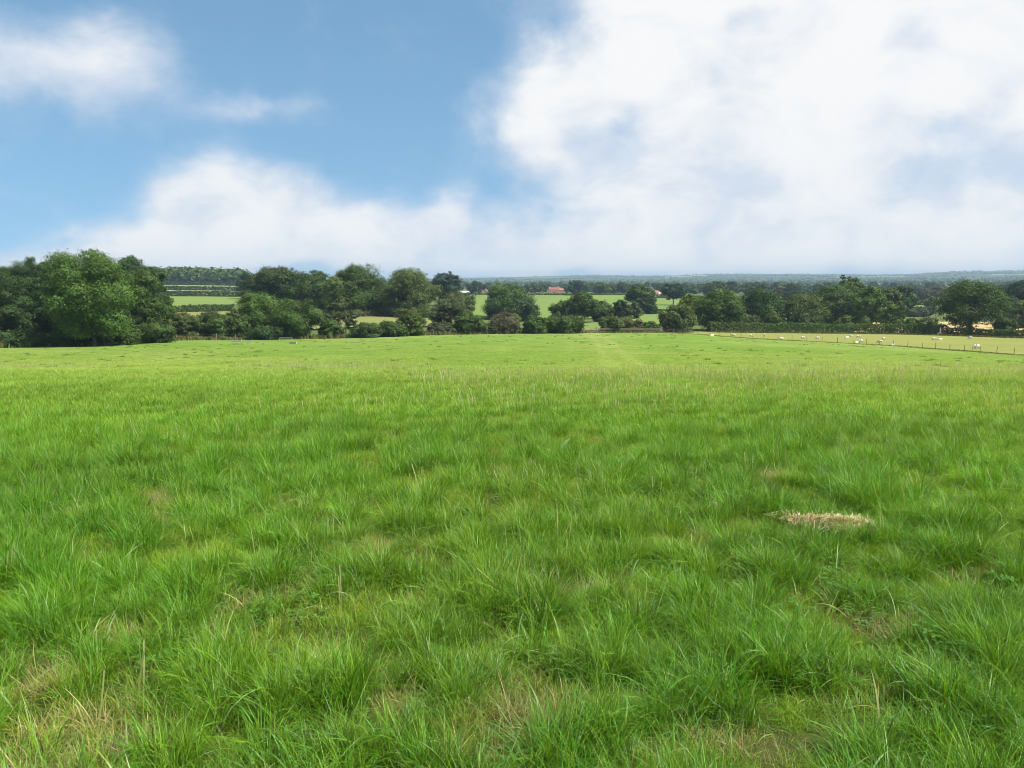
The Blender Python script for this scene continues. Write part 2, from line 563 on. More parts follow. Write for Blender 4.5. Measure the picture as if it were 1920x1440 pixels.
M_MEADOW = ground_mat('meadow_ground', None, None, tint=True, sc=(0.06, 0.5, 3.0), detail_amt=0.30)
M_PASTURE = ground_mat('pasture_ground', (0.165, 0.180, 0.050), (0.190, 0.196, 0.062), (0.142, 0.168, 0.042), sc=(0.05, 0.4, 3.0), detail_amt=0.18)
M_COUNTRY = ground_mat('countryside_ground', (0.075, 0.108, 0.036), (0.100, 0.122, 0.045), (0.055, 0.075, 0.028), sc=(0.006, 0.03, 0.5), detail_amt=0.3)
M_FIELD_A = ground_mat('field_green', (0.115, 0.165, 0.044), (0.130, 0.178, 0.050), (0.102, 0.150, 0.040), sc=(0.01, 0.06, 0.5), detail_amt=0.15)
M_FIELD_B = ground_mat('field_pale', (0.17, 0.19, 0.080), (0.19, 0.205, 0.095), (0.15, 0.175, 0.068), sc=(0.01, 0.06, 0.5), detail_amt=0.15)
M_FIELD_C = ground_mat('field_olive', (0.15, 0.162, 0.055), (0.165, 0.172, 0.062), (0.12, 0.15, 0.045), sc=(0.01, 0.06, 0.5), detail_amt=0.15)
M_STUBBLE = ground_mat('stubble', (0.36, 0.265, 0.125), (0.40, 0.30, 0.15), (0.31, 0.22, 0.10), sc=(0.05, 0.4, 3.0), detail_amt=0.2)

# ------------------------------------------------------------------ ground sheets
TH = np.concatenate([np.linspace(-180, -45, 46)[:-1], np.linspace(-45, 45, 361), np.linspace(45, 180, 46)[1:]])
TH = np.radians(TH)


def polar_sheet(name, r0, r1, radii, m, tint_fn=None, th=TH, bumps=0.0):
    """sheet between the curves r0(th) and r1(th); radii: values 0..1 of the way out"""
    n, k = len(th), len(radii)
    a = r0(th)[:, None]; b = r1(th)[:, None]
    rr = a + (b - a) * radii[None, :]
    X = rr * np.sin(th)[:, None]; Y = rr * np.cos(th)[:, None]
    Z = ground(X, Y)
    if bumps:
        fade = np.exp(-rr / 14.0)
        Z = Z + bumps * fade * (fbm(X * 1.7, Y * 1.7, 3, 3) - 0.5)
    v = np.stack([X, Y, Z], -1).reshape(-1, 3)
    idx = np.arange(n * k).reshape(n, k)
    q = np.stack([idx[:-1, :-1], idx[:-1, 1:], idx[1:, 1:], idx[1:, :-1]], -1).reshape(-1, 4)[:, ::-1]
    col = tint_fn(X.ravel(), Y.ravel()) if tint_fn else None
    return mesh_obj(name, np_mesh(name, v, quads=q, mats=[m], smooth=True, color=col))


def sward(x, y):
    """colour of the sward: lush, olive and pale parts, and the faint wheel marks from the gate"""
    d = np.hypot(x, y)
    n = fbm(x * 0.05, y * 0.035, 21, 4); n2 = fbm(x * 0.30, y * 0.16, 33, 4)
    base = np.array([0.114, 0.174, 0.033]); pale = np.array([0.148, 0.196, 0.047]); lush = np.array([0.086, 0.156, 0.028])
    w = np.clip((n - 0.40) * 4.0, 0, 1)[:, None]; w2 = np.clip((n2 - 0.5) * 3.0, 0, 1)[:, None]
    c = base * (1 - w * 0.65) + pale * w * 0.65
    c = c * (1 - 0.55 * w2) + lush * 0.55 * w2
    tr = track_w(x, y)[:, None]
    c = c * (1 - tr) + np.array([0.215, 0.245, 0.080]) * tr
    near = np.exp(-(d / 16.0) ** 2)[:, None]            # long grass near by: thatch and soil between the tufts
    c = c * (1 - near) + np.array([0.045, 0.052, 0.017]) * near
    return c


GATE = spot(1106, 168)


def track_w(x, y):
    """two wheel marks, from the gate down past the right of the view"""
    t = np.clip((GATE.y - y) / (GATE.y - 20), 0, 1)
    cx = GATE.x + (4.0 - GATE.x) * t ** 1.25
    d = np.abs(np.abs(x - cx) - 0.95)
    strip = np.exp(-(d / 0.45) ** 2) * 0.24 + np.exp(-((x - cx) / 3.2) ** 2) * 0.18
    return strip * np.clip((y - 32) / 15, 0, 1) * np.clip((GATE.y + 3 - y) / 5, 0, 1)


def curve(n, p):
    return np.linspace(0, 1, n) ** p


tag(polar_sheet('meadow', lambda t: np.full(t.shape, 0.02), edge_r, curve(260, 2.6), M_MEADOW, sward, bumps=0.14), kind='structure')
thp = np.radians(np.linspace(11.1, 60, 150))
tag(polar_sheet('pasture', edge_r, hedge_r, np.linspace(0, 1, 24), M_PASTURE, None, th=thp), kind='structure')
log_r = (np.exp(np.linspace(0, 1, 240) * math.log(1 + 7600 / 130.0)) - 1) / (7600 / 130.0)
log_c = (np.exp(np.linspace(0, 1, 200) * math.log(1 + 2200 / 130.0)) - 1) / (2200 / 130.0)
tag(polar_sheet('countryside', hedge_r, lambda t: np.full(t.shape, 2200.0), log_c, M_COUNTRY), kind='structure')
M_HILLS = ground_mat('hill_ground', (0.038, 0.060, 0.028), (0.062, 0.078, 0.042), (0.030, 0.046, 0.023), sc=(0.003, 0.012, 0.08), detail_amt=0.3, bump=0)
tag(polar_sheet('hills', lambda t: np.full(t.shape, 2200.0), lambda t: np.full(t.shape, 7600.0), np.linspace(0, 1, 90), M_HILLS), kind='structure')


def field(name, m, corners, lift=0.35, n=14):
    """a field draped on the land; corners are (photo column, distance): near left, near right, far right, far left"""
    P = [np.array(spot(*c))[:2] for c in corners]
    s, t = np.meshgrid(np.linspace(0, 1, n), np.linspace(0, 1, n), indexing='ij')
    s, t = s[..., None], t[..., None]
    XY = (P[0] * (1 - s) + P[1] * s) * (1 - t) + (P[3] * (1 - s) + P[2] * s) * t
    Z = ground(XY[..., 0], XY[..., 1]) + lift
    v = np.concatenate([XY, Z[..., None]], -1).reshape(-1, 3)
    idx = np.arange(n * n).reshape(n, n)
    q = np.stack([idx[:-1, :-1], idx[1:, :-1], idx[1:, 1:], idx[:-1, 1:]], -1).reshape(-1, 4)
    return tag(mesh_obj(name, np_mesh(name, v, quads=q, mats=[m], smooth=True)), kind='structure')


field('field', M_FIELD_C, [(318, 205), (470, 205), (460, 282), (300, 282)])
field('field', M_FIELD_A, [(240, 290), (470, 295), (462, 414), (240, 408)])
field('field', M_FIELD_B, [(240, 424), (480, 428), (475, 512), (240, 508)])
field('field', M_FIELD_B, [(240, 527), (500, 530), (490, 620), (240, 612)])
field('field', M_FIELD_C, [(590, 178), (860, 190), (830, 228), (560, 215)])
field('field', M_FIELD_A, [(870, 250), (1165, 275), (1180, 612), (860, 612)])
field('field', M_FIELD_A, [(1150, 215), (1260, 215), (1262, 300), (1205, 300)])
field('field', M_FIELD_A, [(1060, 178), (1135, 178), (1128, 245), (1075, 245)])
field('field', M_FIELD_A, [(1215, 318), (1330, 318), (1320, 520), (1225, 520)])
field('field', M_FIELD_A, [(1430, 330), (1500, 330), (1500, 440), (1430, 440)])
field('stubble_field', M_STUBBLE, [(1600, 194), (2100, 188), (2060, 290), (1620, 285)], lift=0.1, n=24)
field('field', M_FIELD_A, [(1690, 380), (1810, 370), (1800, 450), (1690, 450)])
field('field', M_FIELD_A, [(1600, 1150), (1830, 1150), (1820, 1560), (1610, 1560)], 1.0)
field('field', M_FIELD_B, [(1400, 1250), (1560, 1250), (1545, 1500), (1410, 1500)], 1.0)
field('field', M_FIELD_A, [(1160, 1250), (1300, 1250), (1290, 1450), (1165, 1450)], 1.0)
field('field', M_FIELD_B, [(1490, 1900), (1900, 1850), (1890, 2150), (1500, 2200)], 1.2)

M_FAR_PALE = ground_mat('far_field_pale', (0.19, 0.20, 0.10), (0.22, 0.225, 0.12), (0.17, 0.19, 0.085), sc=(0.004, 0.02, 0.2), detail_amt=0.12, bump=0)
M_FAR_GREEN = ground_mat('far_field_green', (0.115, 0.155, 0.055), (0.13, 0.165, 0.06), (0.10, 0.145, 0.05), sc=(0.004, 0.02, 0.2), detail_amt=0.12, bump=0)
for (m_, x0, x1, ya, yb) in [(M_FAR_PALE, 1010, 1130, 2350, 2550), (M_FAR_GREEN, 1150, 1270, 2300, 2480), (M_FAR_PALE, 1280, 1350, 2600, 2760), (M_FAR_GREEN, 1380, 1480, 2400, 2560),
                            (M_FAR_PALE, 880, 1000, 2700, 2900), (M_FAR_GREEN, 1640, 1790, 2300, 2600), (M_FAR_PALE, 1560, 1640, 2500, 2680), (M_FAR_GREEN, 1800, 1960, 2400, 2700),
                            (M_FAR_PALE, 1240, 1330, 4100, 4500), (M_FAR_GREEN, 1560, 1700, 3600, 4050), (M_FAR_PALE, 1850, 2010, 3500, 3750), (M_FAR_GREEN, 960, 1060, 4050, 4400)]:
    field('field', m_, [(x0, ya), (x1, ya * 1.03), (x1 - 8, yb), (x0 + 10, yb * .98)], 1.5)

# ------------------------------------------------------------------ plants: leaves on lobes
HUES = {
    'dark': (.042, .080, .022), 'deep': (.062, .106, .024), 'mid': (.080, .128, .030), 'light': (.084, .152, .030),
    'yellow': (.125, .178, .034), 'brown': (.090, .088, .034), 'blue': (.032, .066, .040), 'grey': (.075, .100, .048),
    'dead': (.120, .118, .075), 'olive': (.082, .118, .032),
}


def unit(n):
    v = RNG.normal(size=(n, 3))
    return v / np.linalg.norm(v, axis=1)[:, None]


def leaf_quads(P, N, size, hue, hue_var, lobe_var=None):
    """one bent diamond per leaf spray at P facing N"""
    n = len(P)
    N = N / (np.linalg.norm(N, axis=1)[:, None] + 1e-9)
    ref = unit(n)
    A = np.cross(N, ref); A /= (np.linalg.norm(A, axis=1)[:, None] + 1e-9)
    B = np.cross(N, A)
    s = (size * RNG.uniform(0.6, 1.35, n))[:, None]
    fold = (0.18 * s) * N
    v = np.stack([P - A * s * 0.62, P - B * s * 0.40 + fold * 0.3, P + A * s * 0.62 - fold, P + B * s * 0.40 + fold * 0.3], 1).reshape(-1, 3)
    q = np.arange(4 * n).reshape(n, 4)
    c = np.array(hue)[None, :] * (1 + hue_var * RNG.normal(size=(n, 1)))
    if lobe_var is not None:
        c = c * lobe_var
    c = c * (1 + np.array([0.10, 0.03, 0.06]) * RNG.normal(size=(n, 1)))
    c = np.clip(c, 0.008, 0.5)
    return v, q, np.repeat(c, 4, axis=0)


def crown_mesh(name, H, W, clear, shape, hue, leaf, density=1.0, depth=None, hue2=None, max_n=34000):
    """crown of height H*(1-clear) above the trunk, made of lobes of leaf sprays"""
    D = depth or W * 0.9
    z0, z1 = H * clear, H
    C = np.array([0, 0, (z0 + z1) / 2]); RAD = np.array([W / 2, D / 2, (z1 - z0) / 2])
    nl = int(np.clip(16 + W * 1.3, 18, 42))
    kf = np.arange(nl) + .5
    zf = 1 - 2 * kf / nl
    thf = kf * 2.399963 + RNG.uniform(0, 6.28)
    dirs = np.stack([np.sqrt(1 - zf ** 2) * np.cos(thf), np.sqrt(1 - zf ** 2) * np.sin(thf), zf], 1) + .22 * RNG.normal(size=(nl, 3))
    dirs = dirs[RNG.permutation(nl)]
    if shape in ('round', 'broad'):
        dirs[:, 2] = dirs[:, 2] * 0.85 + 0.18
    if shape == 'skirt' or shape == 'bush':
        dirs[:, 2] = np.abs(dirs[:, 2]) * 1.2 - 0.55
    rho = RNG.uniform(0.52, 0.84, nl)
    LC = C + dirs / np.linalg.norm(dirs, axis=1)[:, None] * RAD * rho[:, None]
    LR = np.clip(W, 0, 14) * RNG.uniform(0.12, 0.21, nl) * (1.15 if shape == 'bush' else 1.0)
    LR = np.minimum(LR, (z1 - z0) * 0.36)
    if shape == 'skirt' or shape == 'bush':
        # lobes low down so that the skirt reaches the ground
        k = nl // 2
        th = RNG.uniform(0, 2 * math.pi, k)
        rl = RNG.uniform(.25, .68, k)
        low = np.stack([np.cos(th) * RAD[0] * rl, np.sin(th) * RAD[1] * rl, z0 + RNG.uniform(.05, .3, k) * (z1 - z0)], 1)
        LC = np.concatenate([LC, low]); LR = np.concatenate([LR, LR[:k]]); nl += k
    if shape == 'airy':
        LR *= 0.72
    # keep lobes inside the outline
    zt = np.minimum(LC[:, 2] + LR * 0.8, z1); LC[:, 2] = zt - LR * 0.8
    if shape == 'column':
        LC[:, :2] *= 0.75
    # one lobe always reaches the very top
    LC[0] = (RNG.normal(0, W * .06), RNG.normal(0, W * .05), z1 - LR[0] * 0.85)
    if shape not in ('conifer', 'column'):
        for i in (1, 2, 3):       # a broad dome, not a point
            LC[i] = (RNG.uniform(-.20, .20) * W, RNG.uniform(-.2, .2) * D, z1 - LR[i] * RNG.uniform(.9, 1.3) - .04 * H)
    area = 4 * math.pi * (LR ** 2)
    n_tot = int(min(max_n, 2.6 * density * area.sum() / (leaf ** 2)))
    cnt = np.maximum(8, (n_tot * area / area.sum()).astype(int))
    Ps, Ns, Vs = [], [], []
    for i in range(nl):
        m = max(6, int(cnt[i] / 26))
        sub_d = unit(m)
        sub_r = LR[i] * RNG.uniform(0.62, 1.02, m)
        sub = LC[i] + sub_d * sub_r[:, None] * np.array([1, 1, 0.82])
        pick = RNG.integers(0, m, cnt[i])
        sig = LR[i] * 0.20
        off = RNG.normal(size=(cnt[i], 3)) * sig * np.array([1.1, 1.1, 0.75])
        p = sub[pick] + off
        out = p - LC[i]
        outn = out / (np.linalg.norm(out, axis=1)[:, None] + 1e-9)
        N = outn * 1.0 + unit(cnt[i]) * 0.55 + np.array([0, 0, 0.30])
        Ps.append(p); Ns.append(N)
        lv = 1 + 0.13 * RNG.normal()
        sv = (1 + 0.12 * RNG.normal(size=m))[pick]
        Vs.append(np.repeat((lv * sv)[:, None], 3, 1))
    P, N, V = np.concatenate(Ps), np.concatenate(Ns), np.concatenate(Vs)
    for ax, half in ((0, W / 2), (1, D / 2)):
        lo, hi = np.percentile(P[:, ax], (1.0, 99.0))
        P[:, ax] = (P[:, ax] - (lo + hi) / 2) * (2 * half / max(hi - lo, 1e-3))
    hi = np.percentile(P[:, 2], 99.6)
    P[:, 2] = z0 + (P[:, 2] - z0) * ((z1 - z0) / max(hi - z0, 1e-3))
    keep = P[:, 2] > max(0.05, z0 - 0.04 * H)
    P, N, V = P[keep], N[keep], V[keep]
    hu = np.array(hue)
    v, q, c = leaf_quads(P, N, leaf, hu, 0.06, V)
    if hue2 is not None:      # the upper sprays of some kinds carry younger, browner leaves
        w = np.clip((v[:, 2] / H - 0.72) / 0.25, 0, 1)[:, None] * RNG.uniform(0, 1, (len(v) // 4, 1)).repeat(4, 0)
        c = c * (1 - w) + np.array(hue2) * w
    return np_mesh(name, v, quads=q, mats=[LEAF], color=c), LC


def trunk_mesh(name, H, W, clear, LC, m, stems=1):
    mb = MB()
    for s in range(stems):
        ox, oy = (0, 0) if stems == 1 else (RNG.normal(0, W * .07), RNG.normal(0, W * .07))
        r = max(0.10, W * 0.026) / math.sqrt(stems)
        top = H * (0.55 if stems == 1 else 0.6)
        bend = RNG.normal(0, 0.02 * H, 2)
        pts = [(ox, oy, -0.3), (ox, oy, 0.1), (ox + bend[0] * .3, oy + bend[1] * .3, H * .2), (ox + bend[0], oy + bend[1], top)]
        mb.tube(pts, [r * 1.5, r * 1.2, r * 0.9, r * 0.45], 7)
        sel = RNG.choice(len(LC), size=min(len(LC), 7 if stems == 1 else 3), replace=False)
        for i in sel:
            a = Vector(pts[2]).lerp(Vector(pts[3]), RNG.uniform(0.1, 0.9))
            e = Vector(LC[i])
            mid = a.lerp(e, 0.5) + Vector((0, 0, -0.04 * H))
            mb.tube([a, mid, e], [r * .42, r * .28, r * .10], 5, cap=False)
    return mb.mesh(name, m, smooth=True)


def plant(name, cat, label, px, Y, top, width, shape='round', hue='deep', clear=0.15, group=None, base=None, hue2=None, dens=1.0,
          stems=1, bark=None, depth=None, leaf=None, max_n=34000):
    """a tree or bush standing on the land in photo column px at distance Y, its crown reaching photo row top"""
    p = spot(px, Y)
    H = row_z(Y, top) - p.z
    W = width / F * Y * .95
    lf = leaf or max(0.20, Y * 0.00165)
    root = empty(name, (p.x, p.y, p.z), 0.0)
    tag(root, label, cat, group)
    me, LC = crown_mesh('crown', H, W, clear, shape, HUES[hue], lf, dens, depth, HUES[hue2] if hue2 else None, max_n)
    mesh_obj('crown' if cat == 'tree' else 'foliage', me, root)
    mesh_obj('trunk' if cat == 'tree' else 'stem', trunk_mesh('trunk', H, W, clear, LC, bark or BARK, stems), root)
    return root


TREES = [  # column, distance, top row, width, shape, hue, clear, label, extras
    # the wood on the left
    (-70, 118, 500, 120, 'skirt', 'dark', .03, 'dark tree at the far left edge of the wood, cut by the frame', {}),
    (8, 112, 512, 92, 'skirt', 'dark', .02, 'dark broad tree in the front of the left wood, lowest of its skyline', {}),
    (62, 120, 488, 92, 'skirt', 'dark', .02, 'dark green tree with a raised knob of crown left of the bright ash', {}),
    (110, 116, 512, 70, 'skirt', 'dark', .02, 'dark tree in the shade just left of the bright ash, its foot in undergrowth', {}),
    (104, 134, 493, 70, 'airy', 'brown', .25, 'thin brownish tree top showing through behind the left wood', {}),
    (10, 140, 503, 90, 'round', 'dark', .1, 'dark tree behind the wood at the left edge of the photo', {}),
    (178, 108, 474, 142, 'skirt', 'light', .13, 'tall bright green ash with a pale bare foot of trunk in the left wood', dict(leaf=.21, max_n=60000)),
    (258, 132, 484, 100, 'round', 'dark', .1, 'dark tall tree rising behind the bright ash, sloping down to the right', {}),
    (303, 138, 503, 52, 'skirt', 'dark', .05, 'narrow dark tree at the right end of the left wood', {}),
    (283, 119, 511, 84, 'skirt', 'deep', .03, 'mid green round tree right of the bright ash at the wood edge', dict(hue2='olive')),
    (150, 124, 500, 110, 'skirt', 'dark', .0, 'dark tree hidden behind the left half of the bright ash', {}),
    (225, 126, 505, 100, 'skirt', 'dark', .0, 'dark tree hidden behind the right half of the bright ash', {}),
    (40, 130, 508, 110, 'skirt', 'dark', .0, 'dark tree filling the second row of the left wood', {}),
    # mid distance, left of the middle
    (462, 390, 511, 34, 'round', 'blue', .12, 'bluish far tree at the right end of the wooded hill', {}),
    (485, 146, 551, 86, 'skirt', 'light', .06, 'light green rounded tree above the hedge left of the middle', {}),
    (556, 144, 564, 92, 'skirt', 'deep', .03, 'dark green domed tree in the hedge beside the light green tree', {}),
    (530, 242, 502, 92, 'round', 'dark', .12, 'dark oak with a brownish top, leftmost of the tall oaks', dict(hue2='brown')),
    (488, 250, 517, 60, 'round', 'dark', .10, 'dark lower tree leaning out on the left of the leftmost oak', dict(hue2='brown')),
    (590, 240, 510, 80, 'skirt', 'deep', .03, 'dark green flat topped oak between two taller oaks', {}),
    (630, 226, 520, 44, 'skirt', 'yellow', .2, 'yellow green slim tree at the left side of the big oak', {}),
    (668, 230, 498, 98, 'skirt', 'deep', .04, 'big dome shaped oak, tallest in the left half behind the hedge', {}),
    (640, 152, 562, 66, 'airy', 'grey', .06, 'grey green airy tree in the hedge in front of the big oak', dict(stems=3)),
    (764, 226, 506, 108, 'skirt', 'olive', .02, 'broad olive green oak standing alone right of the big oak', dict(depth=15)),
    (715, 236, 555, 50, 'skirt', 'olive', .02, 'low olive tree in the gap between the two large oaks', {}),
    (836, 360, 512, 54, 'round', 'blue', .08, 'bluish dark two lobed tree behind the broad olive oak', {}),
    (892, 560, 527, 34, 'airy', 'blue', .15, 'layered cedar like tree with flat branches beside the pale gabled house', {}),
    (856, 246, 549, 66, 'round', 'olive', .05, 'brownish green tree behind the grey willow', dict(hue2='brown')),
    (846, 162, 560, 78, 'airy', 'grey', .08, 'grey green willow with several pale stems above the hedge', dict(stems=4, bark='pale', dens=1.3)),
    (952, 266, 535, 74, 'round', 'deep', .08, 'dark tree crown rising above the wide dark tree', {}),
    (960, 256, 556, 96, 'skirt', 'dark', .02, 'wide dark tree with a spreading skirt left of the open field', {}),
    # the middle
    (1092, 238, 548, 62, 'round', 'deep', .05, 'dark round tree in the middle, in front of the green field', {}),
    (1056, 240, 565, 50, 'skirt', 'deep', .02, 'smaller dark tree on the left shoulder of the round middle tree', {}),
    (1128, 244, 566, 44, 'skirt', 'deep', .02, 'smaller dark tree on the right shoulder of the round middle tree', {}),
    (1166, 262, 563, 36, 'skirt', 'dark', .02, 'small dark tree right of the middle group', {}),
    (1188, 266, 566, 30, 'skirt', 'grey', .02, 'pale grey green bushy tree right of the middle group', {}),
    (1200, 326, 534, 52, 'round', 'deep', .06, 'dark domed tree beside the white gabled house', {}),
    (1216, 300, 558, 32, 'skirt', 'dark', .02, 'low dark tree in front of the white gabled house', {}),
    (1262, 396, 533, 44, 'round', 'blue', .24, 'airy dark tree with bare legs right of the pale barn', {}),
    (1080, 600, 526, 30, 'conifer', 'blue', .03, 'dark conifer standing beside the orange brick house', {}),
    (1128, 640, 530, 32, 'round', 'mid', .05, 'mid green rounded tree behind the field hedge', {}),
    (1168, 660, 529, 24, 'round', 'grey', .05, 'pale slim tree behind the field hedge, left of the domed tree', {}),
    # right of the middle
    (1270, 178, 574, 66, 'skirt', 'olive', .02, 'olive rounded tree at the corner of the sheep pasture', {}),
    (1250, 176, 590, 24, 'skirt', 'brown', .02, 'small brownish tree at the left corner of the sheep pasture', {}),
    (1292, 196, 553, 44, 'round', 'yellow', .08, 'yellow green tree left of the large dark pair by the pasture', {}),
    (1348, 190, 546, 92, 'skirt', 'deep', .02, 'large dark green tree standing in the hedge by the pasture', {}),
    (1420, 212, 544, 90, 'round', 'dark', .08, 'large dark tree with pale sky gaps right of its neighbour', {}),
    (1498, 214, 552, 92, 'skirt', 'olive', .02, 'broad olive tree behind the clipped hedge', {}),
    (1458, 480, 538, 18, 'round', 'brown', .03, 'small brown tree between the dark and olive trees, far off', {}),
    (1490, 520, 535, 50, 'round', 'blue', .03, 'bluish tree group far behind the olive tree', {}),
    (1566, 228, 538, 84, 'round', 'deep', .04, 'large dark tree left in the clump right of the olive tree', {}),
    (1596, 246, 524, 72, 'round', 'deep', .08, 'tallest dark tree top of the right hand clump', {}),
    (1622, 218, 538, 60, 'skirt', 'light', .05, 'bright green tree in the right hand clump', {}),
    (1660, 226, 542, 56, 'round', 'olive', .05, 'olive green tree at the right of the clump', {}),
    (1580, 470, 516, 22, 'column', 'blue', .03, 'bluish poplars with pointed tops behind the right hand clump', {}),
    (1690, 300, 537, 54, 'round', 'dark', .06, 'dark tree standing apart behind the right hand clump', {}),
    (1670, 204, 572, 42, 'skirt', 'light', .02, 'small bright green tree in front of the right hand clump', {}),
    (1745, 420, 556, 24, 'skirt', 'yellow', .02, 'little yellow green tree in the gap left of the big right oak', {}),
    (1740, 560, 543, 40, 'round', 'brown', .02, 'brownish purple tree far behind the gap left of the big oak', {}),
    (1770, 470, 560, 34, 'skirt', 'brown', .02, 'brown bushy tree close to the left of the big oak', {}),
    (1818, 188, 528, 112, 'round', 'deep', .11, 'big spreading oak on the right with tan stubble seen beneath it', dict(depth=15)),
    (1900, 262, 527, 80, 'round', 'blue', .06, 'dark bluish tree at the right edge behind the big oak', {}),
    (1912, 226, 565, 56, 'skirt', 'olive', .02, 'low olive tree at the right edge of the photo', {}),
    (2010, 230, 530, 120, 'round', 'deep', .05, 'dark tree just beyond the right edge', {}),
]
for (px, Y, top, w, shape, hue, clear, label, ex) in TREES:
    ex = dict(ex)
    if ex.get('bark') == 'pale':
        ex['bark'] = PALE_BARK
    if px > 1990:
        continue
    if shape == 'conifer':
        ex['leaf'] = 0.8
    plant('tree', 'tree', label, px, Y, top, w, shape, hue, clear, **ex)

BUSHES = [  # column, distance, top, width, hue, label
    (292, 118, 590, 66, 'deep', 'dark bushes at the right foot of the left wood', {}),
    (196, 117, 596, 110, 'dark', 'dark undergrowth bush behind the bare ash trunk', {}),
    (236, 112, 615, 50, 'deep', 'low dark bush right of the bare ash trunk', {}),
    (130, 110, 618, 70, 'dark', 'low dark bush left of the bare ash trunk', {}),
    (45, 108, 622, 84, 'dark', 'low dark bush at the foot of the left wood', {}),
    (350, 136, 588, 56, 'olive', 'brown topped bush at the left end of the field hedge', dict(hue2='brown')),
    (398, 138, 585, 56, 'deep', 'brown topped dark bush second in the field hedge', dict(hue2='brown')),
    (440, 140, 583, 54, 'deep', 'dark bush in the hedge left of the light green tree', dict(hue2='brown')),
    (498, 139, 612, 60, 'dark', 'low dark bush under the light green tree', {}),
    (620, 146, 600, 46, 'deep', 'dark bush under the grey green airy tree', {}),
    (688, 146, 606, 56, 'deep', 'dark low bush right of the grey green airy tree', dict(hue2='olive')),
    (734, 148, 603, 60, 'deep', 'dark low bush left of the brown topped bush', dict(hue2='olive')),
    (771, 151, 579, 50, 'olive', 'tall brown topped bush in front of the broad olive oak', dict(hue2='brown')),
    (830, 156, 605, 56, 'grey', 'low grey bush under the willow', {}),
    (880, 157, 588, 52, 'deep', 'dark green bush right of the willow', {}),
    (945, 160, 586, 54, 'dead', 'greyish pink bush with dead twigs in the hedge', {}),
    (964, 162, 588, 26, 'yellow', 'small yellow green bush beside the greyish pink bush', {}),
    (915, 159, 606, 40, 'grey', 'low grey bush left of the greyish pink bush', {}),
    (1003, 161, 596, 44, 'deep', 'rounded dark bush left of the gate bushes', {}),
    (1058, 164, 592, 70, 'deep', 'broad bush with a pale top just left of the gate', dict(hue2='grey')),
    (1146, 172, 594, 44, 'olive', 'tall bush just right of the gate', {}),
    (1184, 174, 600, 46, 'brown', 'brownish bush between the gate and the pasture corner', {}),
    (1216, 175, 604, 40, 'deep', 'dark low bush right of the brownish bush', {}),
    (1400, 196, 590, 46, 'grey', 'grey bush at the foot of the large dark trees', {}),
    (1450, 194, 585, 40, 'olive', 'pale olive bush left of the broad olive tree', {}),
    (1580, 196, 592, 30, 'yellow', 'small yellow bush above the clipped hedge', {}),
    (1708, 200, 597, 30, 'light', 'round light green bush above the clipped hedge', {}),
    (1742, 202, 596, 40, 'olive', 'olive bush left of the big right oak', {}),
    (1720, 330, 580, 60, 'grey', 'grey bushes behind the round light green bush', {}),
    (1882, 184, 596, 40, 'deep', 'dark bush right of the big oak', {}),
]
for (px, Y, top, w, hue, label, ex) in BUSHES:
    plant('bush', 'bush', label, px, Y, top, w, 'bush', hue, 0.0, stems=3, **ex)


# ------------------------------------------------------------------ hedges
def hedge_mesh(name, pts, height, width, hue, leaf, base_z=True, rough=0.18, dens=1.0, hue2=None):
    """clipped hedge along the points (column, distance), its own height in metres"""
    W3 = [spot(*p) for p in pts]
    seg = [(W3[i + 1] - W3[i]).length for i in range(len(W3) - 1)]
    L = sum(seg)
    n = int(min(24000, dens * 3.4 * L * (height * 2 + width) / leaf ** 2))
    s = RNG.uniform(0, L, n)
    cum = np.concatenate([[0], np.cumsum(seg)])
    XY = np.array([[p.x, p.y] for p in W3])
    x = np.interp(s, cum, XY[:, 0]); y = np.interp(s, cum, XY[:, 1])
    tx = np.interp(s + .5, cum, XY[:, 0]) - np.interp(s - .5, cum, XY[:, 0])
    ty = np.interp(s + .5, cum, XY[:, 1]) - np.interp(s - .5, cum, XY[:, 1])
    tl = np.hypot(tx, ty) + 1e-9; nx, ny = -ty / tl, tx / tl
    hh = height * (1 - rough + 2 * rough * fbm(s / (height * 1.6), s * 0 + 3.3, 4, 3))
    per = RNG.uniform(0, 1, n)
    f_top = width / (2 * height + width)
    on_top = per < f_top
    side = np.where(RNG.uniform(size=n) < 0.5, -1.0, 1.0)
    off = np.where(on_top, RNG.uniform(-.5, .5, n) * width, side * width * .5 * (0.82 + .3 * fbm(s / 1.5, per * 7, 8, 2)))
    zz = np.where(on_top, hh, RNG.uniform(0, 1, n) * hh)
    jit = RNG.normal(0, leaf * 0.45, (n, 3))
    P = np.stack([x + nx * off, y + ny * off, zz], 1) + jit
    base = ground(P[:, 0], P[:, 1])
    P[:, 2] = np.maximum(P[:, 2], 0.05) + base
    N = np.stack([np.where(on_top, 0, nx * side), np.where(on_top, 0, ny * side), np.where(on_top, 1, .2)], 1) + unit(n) * 0.7
    v, q, c = leaf_quads(P, N, leaf, HUES[hue], 0.16)
    o = np.array(W3[0])
    return np_mesh(name, v - o, quads=q, mats=[LEAF], color=c), o


